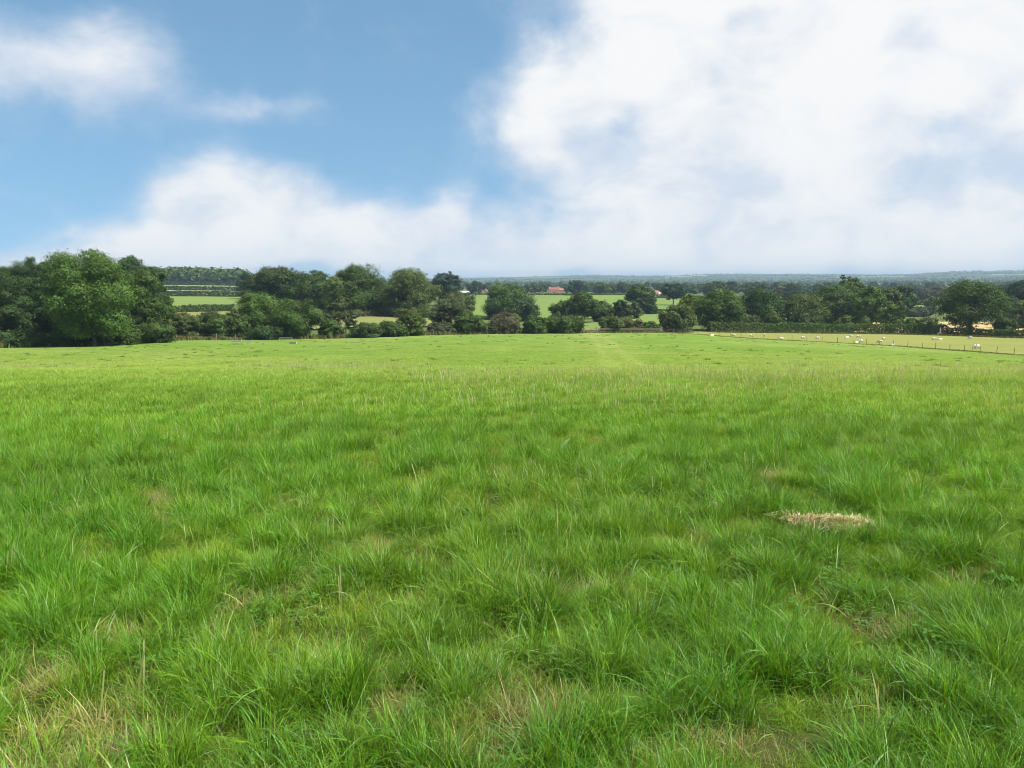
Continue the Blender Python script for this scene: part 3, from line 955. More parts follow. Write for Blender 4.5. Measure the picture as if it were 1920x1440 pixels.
HEDGES = [
    ([(1330, 184), (1400, 187), (1500, 190), (1640, 191), (1775, 187)], 2.2, 1.6, 'mid', .30, 'long clipped hedge behind the sheep pasture'),
    ([(1775, 187), (1850, 182), (1960, 175)], 1.6, 1.5, 'deep', .30, 'low dark clipped hedge under the big right oak'),
    ([(240, 286), (330, 286), (440, 290)], 2.3, 2.0, 'deep', .5, 'lowest dark hedge line on the left hillside'),
    ([(240, 414), (330, 416), (470, 420)], 2.7, 2.5, 'dark', .7, 'dark hedge line across the middle of the left hillside'),
    ([(240, 517), (330, 518), (480, 522)], 2.4, 2.5, 'dark', .8, 'thin dark hedge line second from the top of the left hillside'),
    ([(240, 625), (330, 627), (500, 634)], 2.4, 2.5, 'blue', 1.0, 'topmost dark hedge line below the hill wood'),
    ([(860, 617), (1000, 616), (1190, 616)], 1.25, 2.0, 'deep', .8, 'low trimmed hedge in front of the orange brick house beyond the middle field'),
    ([(1212, 540), (1270, 545), (1330, 550)], 1.8, 2.0, 'deep', .8, 'short dark hedge in front of the white gabled house'),
    ([(1195, 306), (1250, 309), (1300, 308)], 1.6, 1.8, 'olive', .5, 'olive hedge between the two small green fields right of the middle'),
    ([(1130, 215), (1175, 250), (1205, 300)], 1.2, 1.4, 'olive', .4, 'low olive hedge slanting up beside the small field'),
    ([(600, 216), (700, 224), (840, 236)], 1.5, 1.8, 'brown', .45, 'rough brownish hedge at the feet of the tall oaks'),
    ([(1690, 456), (1740, 458), (1800, 455)], 2.4, 2.0, 'blue', .7, 'dark hedge beyond the green strip left of the big oak'),
    ([(1690, 372), (1740, 370), (1800, 362)], 2.2, 2.0, 'grey', .6, 'greyish hedge on the near side of the green strip left of the big oak'),
]
for pts, h, w, hue, leaf, label in HEDGES:
    me, o = hedge_mesh('hedge', pts, h, w, hue, leaf)
    ob = tag(mesh_obj('hedge', me), label, 'hedge')
    ob.location = o

# rough ground under the field edge: uncut grass and brambles
def verge(name, pts, height, width, cols, n):
    W3 = [spot(*p) for p in pts]
    XY = np.array([[p.x, p.y] for p in W3])
    cum = np.concatenate([[0], np.cumsum(np.hypot(*np.diff(XY, axis=0).T))])
    s = RNG.uniform(0, cum[-1], n)
    x = np.interp(s, cum, XY[:, 0]) + RNG.normal(0, width / 2, n); y = np.interp(s, cum, XY[:, 1]) + RNG.normal(0, width / 2, n)
    z = ground(x, y)
    h = height * RNG.uniform(.3, 1.1, n) * (0.4 + 1.1 * fbm(s / 2.5, s * 0, 12, 3))
    a = RNG.uniform(0, 2 * math.pi, n); wd = RNG.uniform(.10, .22, n); ln = RNG.normal(0, .3, (2, n)) * h
    b0 = np.stack([x - np.cos(a) * wd, y - np.sin(a) * wd, z - .05], 1); b1 = np.stack([x + np.cos(a) * wd, y + np.sin(a) * wd, z - .05], 1)
    tp = np.stack([x + ln[0], y + ln[1], z + h], 1)
    v = np.stack([b0, b1, tp], 1).reshape(-1, 3)
    t = np.arange(3 * n).reshape(n, 3)
    cols = np.array(cols); c = cols[RNG.integers(0, len(cols), n)] * RNG.uniform(.75, 1.25, (n, 1))
    return tag(mesh_obj(name, np_mesh(name, v, tris=t, mats=[LEAF], color=np.repeat(c, 3, 0))), kind='stuff')


GCOLS = [(.11, .15, .04), (.16, .16, .06), (.20, .17, .08), (.09, .13, .03), (.15, .11, .06)]
verge('rough_grass', [(-60, 104.5), (0, 106), (180, 113), (325, 131), (480, 141), (640, 146), (760, 151), (960, 161), (1090, 168)], .75, 1.6, GCOLS, 26000)
verge('rough_grass', [(1122, 170), (1240, 173.5)], .6, 1.2, GCOLS, 4000)
PCOLS = [(.26, .24, .11), (.21, .21, .08), (.16, .185, .055), (.29, .26, .13)]
verge('rough_grass', [(1240, 172), (1320, 165), (1430, 150), (1600, 135), (1730, 120), (1920, 100), (2100, 92)], .13, 1.2, PCOLS, 9000)
verge('rough_grass', [(1340, 181), (1400, 183), (1600, 188), (1760, 183), (1920, 174)], .45, .8, GCOLS, 8000)

# ------------------------------------------------------------------ far trees: copies of a few crowns
FAR_PROTO = []
for k, (shape, hue) in enumerate([('round', 'deep'), ('skirt', 'mid'), ('round', 'blue'), ('skirt', 'olive'), ('round', 'dark'), ('airy', 'grey'), ('column', 'deep')]):
    W = 0.55 if shape == 'column' else 1.0
    Hh = 10.0
    Wm = 10.0 * W
    me, LC = crown_mesh('crown', Hh, Wm, .06, shape, HUES[hue], 1.0, 1.25)
    tm = trunk_mesh('trunk', Hh, Wm, .06, LC, BARK)
    FAR_PROTO.append((me, tm))


def far_tree(px, Y, h, w, k, label, group):
    p = spot(px, Y)
    root = empty('tree', (p.x, p.y, p.z - .2), RNG.uniform(0, 6.28))
    root.scale = (w / 10, w / 10, h / 10)
    tag(root, label, 'tree', group)
    me, tm = FAR_PROTO[k]
    mesh_obj('crown', me, root); mesh_obj('trunk', tm, root)


def belt(px0, px1, step, Y0, Y1, h0, h1, label, group, skip=()):
    px = px0
    while px < px1:
        Y = RNG.uniform(Y0, Y1)
        h = RNG.uniform(h0, h1)
        if not any(a < px < b for a, b in skip):
            far_tree(px, Y, h, h * RNG.uniform(.8, 1.35), int(RNG.integers(0, 7)) if RNG.uniform() < .8 else 0, label, group)
        px += step * RNG.uniform(.55, 1.5)


belt(800, 862, 12, 640, 760, 6, 9, 'hazy tree behind the bluish two lobed tree', 'trees behind the bluish two lobed tree')
belt(914, 1026, 9, 640, 760, 6.5, 9.5, 'green tree in the row behind the middle field, left of the orange brick house', 'trees behind the middle field')
belt(1062, 1210, 10, 650, 780, 5.5, 9, 'green tree in the row behind the middle field, right of the orange brick house', 'trees behind the middle field')
belt(1236, 1330, 11, 640, 780, 7, 10, 'green tree in the distance behind the pale barn', 'trees behind the pale barn')
belt(1330, 1560, 9, 560, 800, 8, 13, 'bluish green tree far behind the large dark pair', 'far trees on the right')
belt(700, 1000, 13, 900, 1300, 7, 11, 'small hazy tree on the plain left of the orange brick house', 'small trees on the plain')
belt(1000, 1420, 12, 900, 1300, 7, 11, 'small hazy tree on the plain right of the orange brick house', 'small trees on the plain')
belt(1420, 1920, 13, 850, 1150, 8, 12, 'small hazy tree on the plain behind the right hand trees', 'small trees on the plain')
belt(1690, 1800, 14, 600, 820, 7, 11, 'bluish tree in the gap left of the big right oak', 'trees in the gap by the big oak')
belt(470, 720, 16, 420, 560, 7, 10, 'tree glimpsed far behind the tall oaks', 'trees behind the tall oaks')


_ico = bmesh.new(); bmesh.ops.create_icosphere(_ico, subdivisions=2, radius=1.0)
ICO_V = np.array([v.co[:] for v in _ico.verts]); ICO_F = np.array([[v.index for v in f.verts] for f in _ico.faces]); _ico.free()


def far_wood(name, px0, px1, Y0, Y1, n, h0, h1, hue, rows):
    """woodland kilometres away: lumpy crowns without single leaves, merged into one mass"""
    px = RNG.uniform(px0, px1, n)
    lines = np.exp(np.linspace(math.log(Y0), math.log(Y1), rows)); pick = RNG.integers(0, rows, n)
    Yv = lines[pick] * (1 + 0.03 * np.sin(px / 130.0 + pick * 1.9) + RNG.normal(0, .003, n))
    keep = fbm(px / 60.0, pick * 3.7 + px * 0, 15, 2) > .46
    px, Yv = px[keep], Yv[keep]; n = len(px)
    x = (px - 960) / F * Yv
    z = ground(x, Yv)
    h = RNG.uniform(h0, h1, n); w = h * RNG.uniform(.9, 1.9, n)
    k = len(ICO_V)
    lump = 1 + .22 * np.sin(ICO_V[None, :, :1] * 4 + RNG.uniform(0, 6, (n, 1, 1))) * np.sin(ICO_V[None, :, 2:] * 4 + RNG.uniform(0, 6, (n, 1, 1))) + .08 * RNG.normal(size=(n, k, 1))
    P = np.stack([x, Yv, z + h * .42], 1)[:, None, :] + ICO_V[None] * lump * np.stack([w / 2, w / 2, h * .58], 1)[:, None, :]
    t = (np.arange(n)[:, None, None] * k + ICO_F[None]).reshape(-1, 3)
    c = np.array(HUES[hue])[None, None, :] * (1 + .12 * RNG.normal(size=(n, 1, 1))) * np.ones((1, k, 1))
    return tag(mesh_obj(name, np_mesh(name, P.reshape(-1, 3), tris=t, mats=[LEAF], color=np.clip(c, .01, .3).reshape(-1, 3), smooth=True)), kind='stuff')


def wood(name, px0, px1, Y0, Y1, n, h0, h1, hue, per=46, rows=0):
    """far-off woodland: many small crowns merged into one mass"""
    px = RNG.uniform(px0, px1, n)
    Yv = np.exp(RNG.uniform(math.log(Y0), math.log(Y1), n))
    if rows:
        lines = np.exp(np.linspace(math.log(Y0), math.log(Y1), rows))
        pick = RNG.integers(0, rows, n)
        Yv = lines[pick] * (1 + 0.05 * np.sin(px / 90.0 + pick * 1.9) + RNG.normal(0, .006, n))
    x = (px - 960) / F * Yv
    z = ground(x, Yv)
    h = RNG.uniform(h0, h1, n); w = h * RNG.uniform(.8, 1.5, n)
    d = unit(n * per).reshape(n, per, 3)
    r = RNG.uniform(.6, 1.0, (n, per, 1))
    lump = 1 + .25 * np.sin(d[..., :1] * 5 + RNG.uniform(0, 6, (n, 1, 1))) * np.sin(d[..., 2:] * 5)
    P = np.stack([x, Yv, z + h * .52], 1)[:, None, :] + d * r * lump * np.stack([w / 2, w / 2, h / 2], 1)[:, None, :]
    N = d + unit(n * per).reshape(n, per, 3) * .5
    tv = np.repeat((1 + .09 * RNG.normal(size=(n, 1, 1))) * np.ones((1, per, 3)), 1, 0).reshape(-1, 3)
    size = float(np.mean(w)) * .24
    v, q, c = leaf_quads(P.reshape(-1, 3), N.reshape(-1, 3), size, HUES[hue], .12, tv)
    return tag(mesh_obj(name, np_mesh(name, v, quads=q, mats=[LEAF], color=c)), kind='stuff')


wood('hill_wood', 180, 470, 680, 950, 420, 9, 14, 'deep', 130)
wood('far_woodland', 650, 2050, 1350, 2000, 300, 8, 13, 'deep', 110, rows=5)
far_wood('far_woodland', 560, 2150, 2000, 2900, 2000, 6, 11, 'dark', 7)
far_wood('far_woodland', 300, 2150, 2900, 4300, 3200, 4, 7, 'dark', 7)
far_wood('far_woodland', 500, 1715, 4900, 5020, 600, 3, 6, 'dark', 3)
far_wood('far_woodland', 1722, 2150, 4300, 4440, 60, 3, 5, 'dark', 2)

# ------------------------------------------------------------------ fences and the gate
WOOD = plain('weathered_wood', (0.25, 0.22, 0.17), 0.9, 0.35, 6.0, 0.1)
DARK_WOOD = plain('dark_wood', (0.17, 0.155, 0.125), 0.9, 0.35, 6.0, 0.1)
WIRE = plain('galvanised_wire', (0.22, 0.22, 0.22), 0.5, 0.15, 5.0, 0.5)


def fence(label, pts, spacing, post_h, m, wires, rails=(), post_w=.10, jitter=.05, big_every=0):
    W3 = [spot(*p) for p in pts]
    XY = np.array([[p.x, p.y] for p in W3])
    cum = np.concatenate([[0], np.cumsum(np.hypot(*np.diff(XY, axis=0).T))])
    n = int(cum[-1] / spacing) + 1
    S = np.linspace(0, cum[-1], n)
    xs, ys = np.interp(S, cum, XY[:, 0]), np.interp(S, cum, XY[:, 1])
    zs = ground(xs, ys)
    root = empty('fence', (xs[0], ys[0], zs[0]))
    tag(root, label, 'fence')
    mb = MB(); mb.tube([(0, 0, -.25), (0, 0, post_h * .9), (0, 0, post_h)], [post_w * .55, post_w * .5, post_w * .38], 7)
    pm = mb.mesh('post', m)
    for i in range(n):
        o = mesh_obj('post', pm, root)
        o.location = (xs[i] - xs[0], ys[i] - ys[0], zs[i] - zs[0])
        k = 1.35 if big_every and i % big_every == 0 else RNG.uniform(.85, 1.15)
        o.scale = (k, k, RNG.uniform(.88, 1.12) * (1.12 if k > 1.5 else 1))
        o.rotation_euler = (RNG.normal(0, jitter), RNG.normal(0, jitter), RNG.uniform(0, 6))
    for hgt in wires:
        mb = MB()
        mb.tube([(xs[i] - xs[0], ys[i] - ys[0], zs[i] - zs[0] + hgt) for i in range(n)], [.003] * n, 4, cap=False)
        mb.build('wire', WIRE, root)
    for hgt in rails:
        for i in range(n - 1):
            a = Vector((xs[i] - xs[0], ys[i] - ys[0], zs[i] - zs[0] + hgt)); b = Vector((xs[i + 1] - xs[0], ys[i + 1] - ys[0], zs[i + 1] - zs[0] + hgt))
            mb = MB(); d = (b - a); mid = (a + b) / 2
            mb.box((0, 0, 0), (d.length * .99, .04, .10))
            o = mb.build('rail', m, root)
            o.location = mid + Vector((0, -.07, 0)); o.rotation_euler = (0, -math.atan2(d.z, math.hypot(d.x, d.y)), math.atan2(d.y, d.x))
    return root


fence('post and wire fence with pale stakes in front of the left wood and hedge',
      [(-60, 103.5), (0, 105), (180, 112), (325, 130), (480, 140), (640, 145), (760, 150), (960, 160), (1090, 167.4)], 3.4, 1.05, WOOD, (.35, .65, .95), big_every=9)
fence('dark post and rail fence between the gate and the pasture corner', [(1122, 169), (1180, 171), (1238, 172)], 2.4, 1.05, DARK_WOOD, (), rails=(.35, .68, .98), post_w=.12)
fence('post and wire fence running down to the right in front of the grazing sheep',
      [(1240, 172), (1320, 165), (1430, 150), (1600, 135), (1730, 120), (1920, 100), (1990, 96)], 3.0, .98, DARK_WOOD, (.3, .6, .9), big_every=7, post_w=.075)

# the gate
g0, g1 = spot(1094, 168), spot(1119, 168.6)
gd = (g1 - g0); gl = math.hypot(gd.x, gd.y); ga = math.atan2(gd.y, gd.x)
gate = tag(empty('gate', g0, ga), 'weathered wooden field gate in the gap between the hedge bushes', 'gate')
for x in (0.0, gl):
    mb = MB(); mb.box((x, 0, .62), (.20, .20, 1.5)); mb.build('post', WOOD, gate)
for h in (.22, .40, .60, .82, 1.08):
    mb = MB(); mb.box((gl / 2, -.02, h), (gl - .30, .04, .09)); mb.build('bar', WOOD, gate)
for x in (.2, gl - .2, gl / 2):
    mb = MB(); mb.box((x, .03, .66), (.08, .05, .98)); mb.build('upright', WOOD, gate)
mb = MB(); mb.tube([(.2, .07, .2), (gl - .25, .07, 1.05)], [.04, .04], 4); mb.build('brace', WOOD, gate)

# braced pole by the hedge
p = spot(1762, 183.5)
post = tag(empty('braced_pole', p), 'pale upright pole with two slanting struts at the foot of the right hedge', 'pole')
PALE_WOOD = plain('pale_wood', (0.42, 0.40, 0.34), 0.85, 0.25, 5.0, 0.1)
mb = MB(); mb.tube([(0, 0, -.3), (0, 0, 1.9)], [.10, .08], 8); mb.build('upright', PALE_WOOD, post)
for sx in (-1, 1):
    mb = MB(); mb.tube([(sx * 1.05, 0, -.05), (0, 0, .85)], [.07, .06], 6); mb.build('strut', PALE_WOOD, post)

# pale things in the left of the meadow
PALE_METAL = plain('pale_metal', (0.22, 0.27, 0.21), 0.5, 0.1, 4.0, 0.4)
p = spot(536, 112)
h = tag(empty('hurdle', p, .05), 'pale metal hurdle frame standing in the meadow before the dark domed tree', 'hurdle')
mb = MB(); mb.tube([(-.95, 0, .86), (.95, 0, .86)], [.045, .045], 6); mb.build('top_rail', PALE_METAL, h)
for x in (-.95, .95):
    mb = MB(); mb.tube([(x, 0, -.1), (x, 0, .86)], [.035, .035], 6); mb.build('leg', PALE_METAL, h)
mb = MB(); mb.tube([(-.95, 0, .42), (.95, 0, .42)], [.02, .02], 6); mb.build('rail', PALE_METAL, h)
PALE_PLASTIC = plain('pale_plastic', (0.24, 0.28, 0.20), 0.5, 0.08, 4.0, 0.4)


def trough(px, Y, L, label, rz):
    p = spot(px, Y)
    r = tag(empty('feed_trough', p, rz), label, 'trough')
    mb = MB()
    w, hh = .34, .24
    mb.box((0, -w / 2, .06 + hh / 2), (L, .03, hh)); mb.box((0, w / 2, .06 + hh / 2), (L, .03, hh)); mb.box((0, 0, .05), (L, w, .03))
    mb.build('tray', PALE_PLASTIC, r)
    for x in (-L / 2 - .016, L / 2 + .016):
        m2 = MB(); m2.box((x, 0, .15), (.03, w + .06, .34)); m2.build('end_plate', PALE_PLASTIC, r)


trough(550, 112, 1.0, 'small pale trough lying beside the metal hurdle', -.25)
trough(467, 122, .8, 'short pale trough in the meadow left of the metal hurdle', .1)
trough(444, 124, 1.4, 'long thin pale trough, leftmost of the pale troughs', .05)

# ------------------------------------------------------------------ sheep
WOOL = plain('wool', (0.47, 0.44, 0.36), 0.95, 0.18, 9.0, 0.05, 0.5)
FACE = plain('sheep_skin', (0.40, 0.34, 0.26), 0.8, 0.2, 6.0, 0.1)
DARK_FACE = plain('dark_sheep_skin', (0.05, 0.04, 0.035), 0.8, 0.2, 6.0, 0.1)


def skin_mesh(name, verts, edges, radii, rootv=0, sub=2):
    me = bpy.data.meshes.new(name + '_skeleton')
    me.from_pydata(verts, edges, [])
    ob = bpy.data.objects.new(name, me)
    COL.objects.link(ob)
    sk = ob.modifiers.new('skin', 'SKIN')
    for i, r in enumerate(radii):
        me.skin_vertices[0].data[i].radius = (r, r) if not isinstance(r, tuple) else r
        me.skin_vertices[0].data[i].use_root = (i == rootv)
    sb = ob.modifiers.new('sub', 'SUBSURF'); sb.levels = sub; sb.render_levels = sub
    bpy.context.view_layer.update()
    ev = ob.evaluated_get(bpy.context.evaluated_depsgraph_get())
    out = bpy.data.meshes.new_from_object(ev)
    bpy.data.objects.remove(ob)
    bpy.data.meshes.remove(me)
    out.name = name
    return out


def sheep_mesh(pose):
    zb = {'graze': .62, 'stand': .64, 'lie': .34}[pose]
    V = [(0, 0, zb), (.28, 0, zb + .02), (.48, 0, zb + .04), (-.28, 0, zb), (-.50, 0, zb - .02), (-.62, 0, zb - .12)]
    Rr = [.29, .28, .20, .29, .20, .06]
    E = [(0, 1), (1, 2), (0, 3), (3, 4), (4, 5)]
    if pose == 'graze':
        V += [(.66, 0, zb - .12), (.76, .02, zb - .34), (.82, .03, zb - .50), (.80, .10, zb - .27), (.80, -.07, zb - .27)]
    else:
        V += [(.60, 0, zb + .20), (.72, .02, zb + .30), (.88, .03, zb + .22), (.68, .12, zb + .34), (.68, -.09, zb + .34)]
    Rr += [.13, .095, .055, .03, .03]
    E += [(2, 6), (6, 7), (7, 8), (7, 9), (7, 10)]
    k = len(V)
    if pose != 'lie':
        for (x, y, b) in ((.34, .13, 1), (.34, -.13, 1), (-.38, .14, 3), (-.38, -.14, 3)):
            bx = .03 if b == 1 else -.05
            V += [(x, y, .40), (x + bx, y, .22), (x - bx * .2, y, .03)]
            Rr += [.085, .042, .036]
            E += [(b, k), (k, k + 1), (k + 1, k + 2)]
            k += 3
    else:
        for (x, y, b) in ((.42, .2, 1), (.42, -.2, 1), (-.30, .25, 3), (-.3, -.25, 3)):
            V += [(x, y, .12), (x + .22, y, .06)]
            Rr += [.07, .04]
            E += [(b, k), (k, k + 1)]
            k += 2
    me = skin_mesh('sheep', V, E, Rr)
    me.materials.append(WOOL); me.materials.append(FACE)
    for f in me.polygons:
        c = f.center
        head = (c.x > .66)
        leg = (pose != 'lie' and c.z < .30)
        f.material_index = 1 if head or leg else 0
        f.use_smooth = True
    return me


SHEEP = {k: sheep_mesh(k) for k in ('graze', 'stand', 'lie')}
SHEEP_AT = [  # column, row of the feet, pose, heading, label
    (1334, 630.5, 'lie', 0.2, 'white sheep lying alone nearest the left end of the pasture fence'),
    (1376, 631, 'graze', 2.9, 'white sheep grazing second from the left end of the pasture'),
    (1409, 631.5, 'graze', 0.5, 'dark faced sheep grazing in the left part of the pasture'),
    (1433, 630.5, 'stand', 1.2, 'white sheep standing right of the dark faced sheep near the hedge'),
    (1466, 636, 'lie', 3.0, 'white sheep close behind the fence left of the middle of the pasture'),
    (1505, 635.5, 'graze', 0.2, 'white sheep grazing left of a brighter sheep mid pasture'),
    (1533, 636, 'graze', 3.3, 'bright white sheep side on in the middle of the pasture'),
    (1587, 634, 'lie', 0.1, 'white sheep lying lowest in the group of three below the hedge'),
    (1595, 632.3, 'graze', 2.8, 'white sheep in the centre of the group of three below the hedge'),
    (1609, 633, 'graze', 0.1, 'largest white sheep at the right of the group of three below the hedge'),
    (1605, 643.5, 'lie', 0.3, 'left sheep of the pair beside the fence'),
    (1614, 642.5, 'graze', 3.4, 'right sheep of the pair beside the fence'),
    (1650, 643.5, 'graze', 2.6, 'white sheep grazing alone just behind the fence'),
    (1657, 637, 'graze', 0.4, 'white sheep grazing further back above the lone fence sheep'),
    (1672, 648.5, 'lie', 0.2, 'small white sheep lying against the fence wires'),
    (1751, 638, 'graze', 0.1, 'left sheep of the pair in front of the braced pole'),
    (1762, 637.5, 'lie', 0.1, 'right sheep of the pair in front of the braced pole'),
    (1820, 636, 'graze', 3.0, 'white sheep grazing under the big right oak'),
    (1831, 655, 'graze', 3.4, 'large near sheep apart from the others at the right, head down'),
]


def spot_row(px, row, lo, hi):
    """point of the land seen at column px and row, between two distances"""
    best, bd = None, 1e9
    for Y in np.linspace(lo, hi, 160):
        s = spot(px, Y)
        r = 720 - F * math.tan(math.atan2(s.z - EYE, Y) + PITCH)
        if abs(r - row) < bd:
            bd, best = abs(r - row), s
    return best


for px, row, pose, rz, label in SHEEP_AT:
    p = spot_row(px, row, 98, 188)
    me = SHEEP[pose]
    if 'dark faced' in label:
        me = me.copy(); me.materials.clear(); me.materials.append(WOOL); me.materials.append(DARK_FACE)
    o = mesh_obj('sheep', me)
    o.location = (p.x, p.y, p.z - .07)
    o.rotation_euler = (0, 0, rz)
    k = RNG.uniform(.95, 1.12) * (1.0 if 'large near' in label else .68)
    o.scale = (k, k, k)
    tag(o, label, 'sheep', 'sheep grazing in the pasture')

# ------------------------------------------------------------------ houses
BRICK = plain('orange_brick', (0.40, 0.21, 0.13), 0.9, 0.2, 2.0, 0.1)
RED_TILE = plain('red_tile', (0.19, 0.085, 0.068), 0.85, 0.25, 2.0, 0.1)
TILE = plain('brown_tile', (0.22, 0.12, 0.085), 0.85, 0.25, 2.0, 0.1)
RENDER = plain('white_render', (0.55, 0.52, 0.47), 0.85, 0.1, 1.0, 0.1)
STONE = plain('buff_stone', (0.40, 0.32, 0.24), 0.9, 0.2, 1.5, 0.1)
GLASS = plain('window_glass', (0.05, 0.06, 0.07), 0.15, 0.1, 1.0, 0.6)
FRAME = plain('white_frame', (0.75, 0.75, 0.72), 0.6, 0.05, 1.0, 0.3)
SHEET = plain('pale_roof_sheet', (0.48, 0.50, 0.49), 0.5, 0.1, 1.0, 0.3)
DOOR = plain('green_door', (0.05, 0.09, 0.07), 0.5, 0.1, 1.0, 0.3)


def gable_block(root, x0, L, D, hw, hr, wall_m, roof_m, along=True, eave=.3, foot=-1.6):
    """walls with gables and a pitched roof; along: the ridge runs along x"""
    mb = MB()
    if along:
        A = [(x0, -D / 2), (x0 + L, -D / 2), (x0 + L, D / 2), (x0, D / 2)]
        v = [(x, y, foot) for x, y in A] + [(x, y, hw) for x, y in A] + [(x0, 0, hw + hr), (x0 + L, 0, hw + hr)]
        mb.add(v, [(0, 1, 5, 4), (1, 2, 6, 5), (2, 3, 7, 6), (3, 0, 4, 7), (4, 7, 8), (5, 9, 6)])
    else:
        A = [(x0, -D / 2), (x0 + L, -D / 2), (x0 + L, D / 2), (x0, D / 2)]
        xm = x0 + L / 2
        v = [(x, y, foot) for x, y in A] + [(x, y, hw) for x, y in A] + [(xm, -D / 2, hw + hr), (xm, D / 2, hw + hr)]
        mb.add(v, [(0, 1, 5, 4), (1, 2, 6, 5), (2, 3, 7, 6), (3, 0, 4, 7), (4, 5, 8), (6, 7, 9)])
    mb.build('wall', wall_m, root)
    rb = MB()
    t = .14
    if along:
        e = eave
        for sy in (-1, 1):
            sl = hr / (D / 2)
            ye, ze = sy * (D / 2 + e), hw - e * sl + .02
            v = [(x0 - e, ye, ze), (x0 + L + e, ye, ze), (x0 + L + e, 0, hw + hr + .02), (x0 - e, 0, hw + hr + .02)]
            rb.add(v + [(a, b, c + t) for a, b, c in v], [(0, 1, 2, 3), (7, 6, 5, 4), (0, 4, 5, 1), (1, 5, 6, 2), (2, 6, 7, 3), (3, 7, 4, 0)])
    else:
        e = eave; xm = x0 + L / 2
        for sx in (-1, 1):
            sl = hr / (L / 2)
            xe, ze = xm + sx * (L / 2 + e), hw - e * sl + .02
            v = [(xe, -D / 2 - e, ze), (xe, D / 2 + e, ze), (xm, D / 2 + e, hw + hr + .02), (xm, -D / 2 - e, hw + hr + .02)]
            rb.add(v + [(a, b, c + t) for a, b, c in v], [(0, 1, 2, 3), (7, 6, 5, 4), (0, 4, 5, 1), (1, 5, 6, 2), (2, 6, 7, 3), (3, 7, 4, 0)])
    return rb.build('roof', roof_m, root)


def window(root, x, z, w, h, y):
    f = MB()
    for (cx, cz, sx, sz) in ((0, h / 2, w, .08), (0, -h / 2, w, .08), (-w / 2, 0, .08, h - .08), (w / 2, 0, .08, h - .08), (0, 0, .05, h - .08)):
        f.box((x + cx, y - .04, z + cz), (sx, .08, sz))
    fo = f.build('window', FRAME, root)
    g = MB(); g.box((x, y - .012, z), (w - .06, .02, h - .06)); g.build('pane', GLASS, fo)


def chimney(roof, x, y, z, m, h=1.1):
    mb = MB(); mb.box((x, y, z), (.7, .6, h)); mb.box((x, y, z + h / 2 + .05), (.82, .72, .1))
    mb.tube([(x, y, z + h / 2 + .1), (x, y, z + h / 2 + .45)], [.14, .11], 6)
    mb.build('chimney', m, roof)


p = spot(1043, 634)
hs = tag(empty('house', (p.x, p.y, p.z + .9), .03), 'orange brick house with a red roof beyond the middle green field', 'house')
rf = gable_block(hs, -6.4, 8.2, 6.0, 3.5, 1.8, BRICK, RED_TILE, eave=.15)
chimney(rf, .8, .2, 5.6, BRICK)
chimney(rf, -5.6, .2, 5.6, BRICK)
for x in (-5.2, -3.6, -.2):
    window(hs, x, 1.8, 1.15, 1.2, -3.0)
mb = MB(); mb.box((-1.9, -3.03, 1.0), (.95, .08, 2.05)); mb.build('door', DOOR, hs)
rf2 = gable_block(hs, 1.82, 3.9, 5.0, 3.1, 1.2, BRICK, plain('orange_tile', (0.28, 0.13, 0.08), .85, .25, 2.0, .1))
window(hs, 3.2, 1.7, 1.1, 1.0, -2.5); window(hs, 4.9, 1.7, 1.1, 1.0, -2.5)

p = spot(904, 628)
hs = tag(empty('house', (p.x, p.y, p.z), -.1), 'buff stone house with a steep gable and chimney half hidden by the cedar like tree', 'house')
rf = gable_block(hs, -4.4, 5.0, 5.2, 2.5, 2.6, STONE, TILE)
gable_block(hs, .62, 4.6, 6.0, 2.3, 2.5, STONE, TILE, along=False)
chimney(rf, .0, .3, 5.3, RENDER)
window(hs, -2.2, 1.5, 1.0, 1.1, -2.6); window(hs, 2.9, 1.5, 1.3, 1.2, -3.0)
p = spot(871, 622)
hs = tag(empty('shed', (p.x, p.y, p.z), .02), 'long low shed with a pale roof left of the cedar like tree', 'shed')
gable_block(hs, -3.8, 7.6, 6.0, 1.9, 1.1, STONE, SHEET)
mb = MB(); mb.box((0, -3.04, .95), (2.2, .08, 1.9)); mb.build('door', DOOR, hs)

p = spot(1222, 575)
hs = tag(empty('house', (p.x, p.y, p.z), .1), 'white gabled house with a brown tiled roof and chimney', 'house')
rf = gable_block(hs, -2.7, 3.0, 5.4, 2.4, 2.3, RENDER, TILE, along=False)
gable_block(hs, .34, 4.4, 5.0, 2.3, 2.3, RENDER, TILE)
chimney(rf, .9, .4, 4.6, RENDER)
window(hs, -1.2, 1.5, 1.0, 1.1, -2.7); window(hs, 2.6, 1.4, 1.1, 1.1, -2.5)
p = spot(1240, 590)
hs = tag(empty('barn', (p.x, p.y, p.z), .02), 'long low barn with a pale sheet roof right of the white gabled house', 'barn')
gable_block(hs, -3.6, 8.2, 6.0, 2.0, 1.5, RENDER, SHEET)
mb = MB(); mb.box((0, -3.04, .9), (2.0, .08, 1.8)); mb.build('door', DOOR, hs)
p = spot(1395, 1040)
hs = tag(empty('barn', (p.x, p.y, p.z), .02), 'far barn whose white roof shines among hazy trees on the plain', 'barn')
gable_block(hs, -4, 8, 9, 6.5, 2.2, RENDER, SHEET)

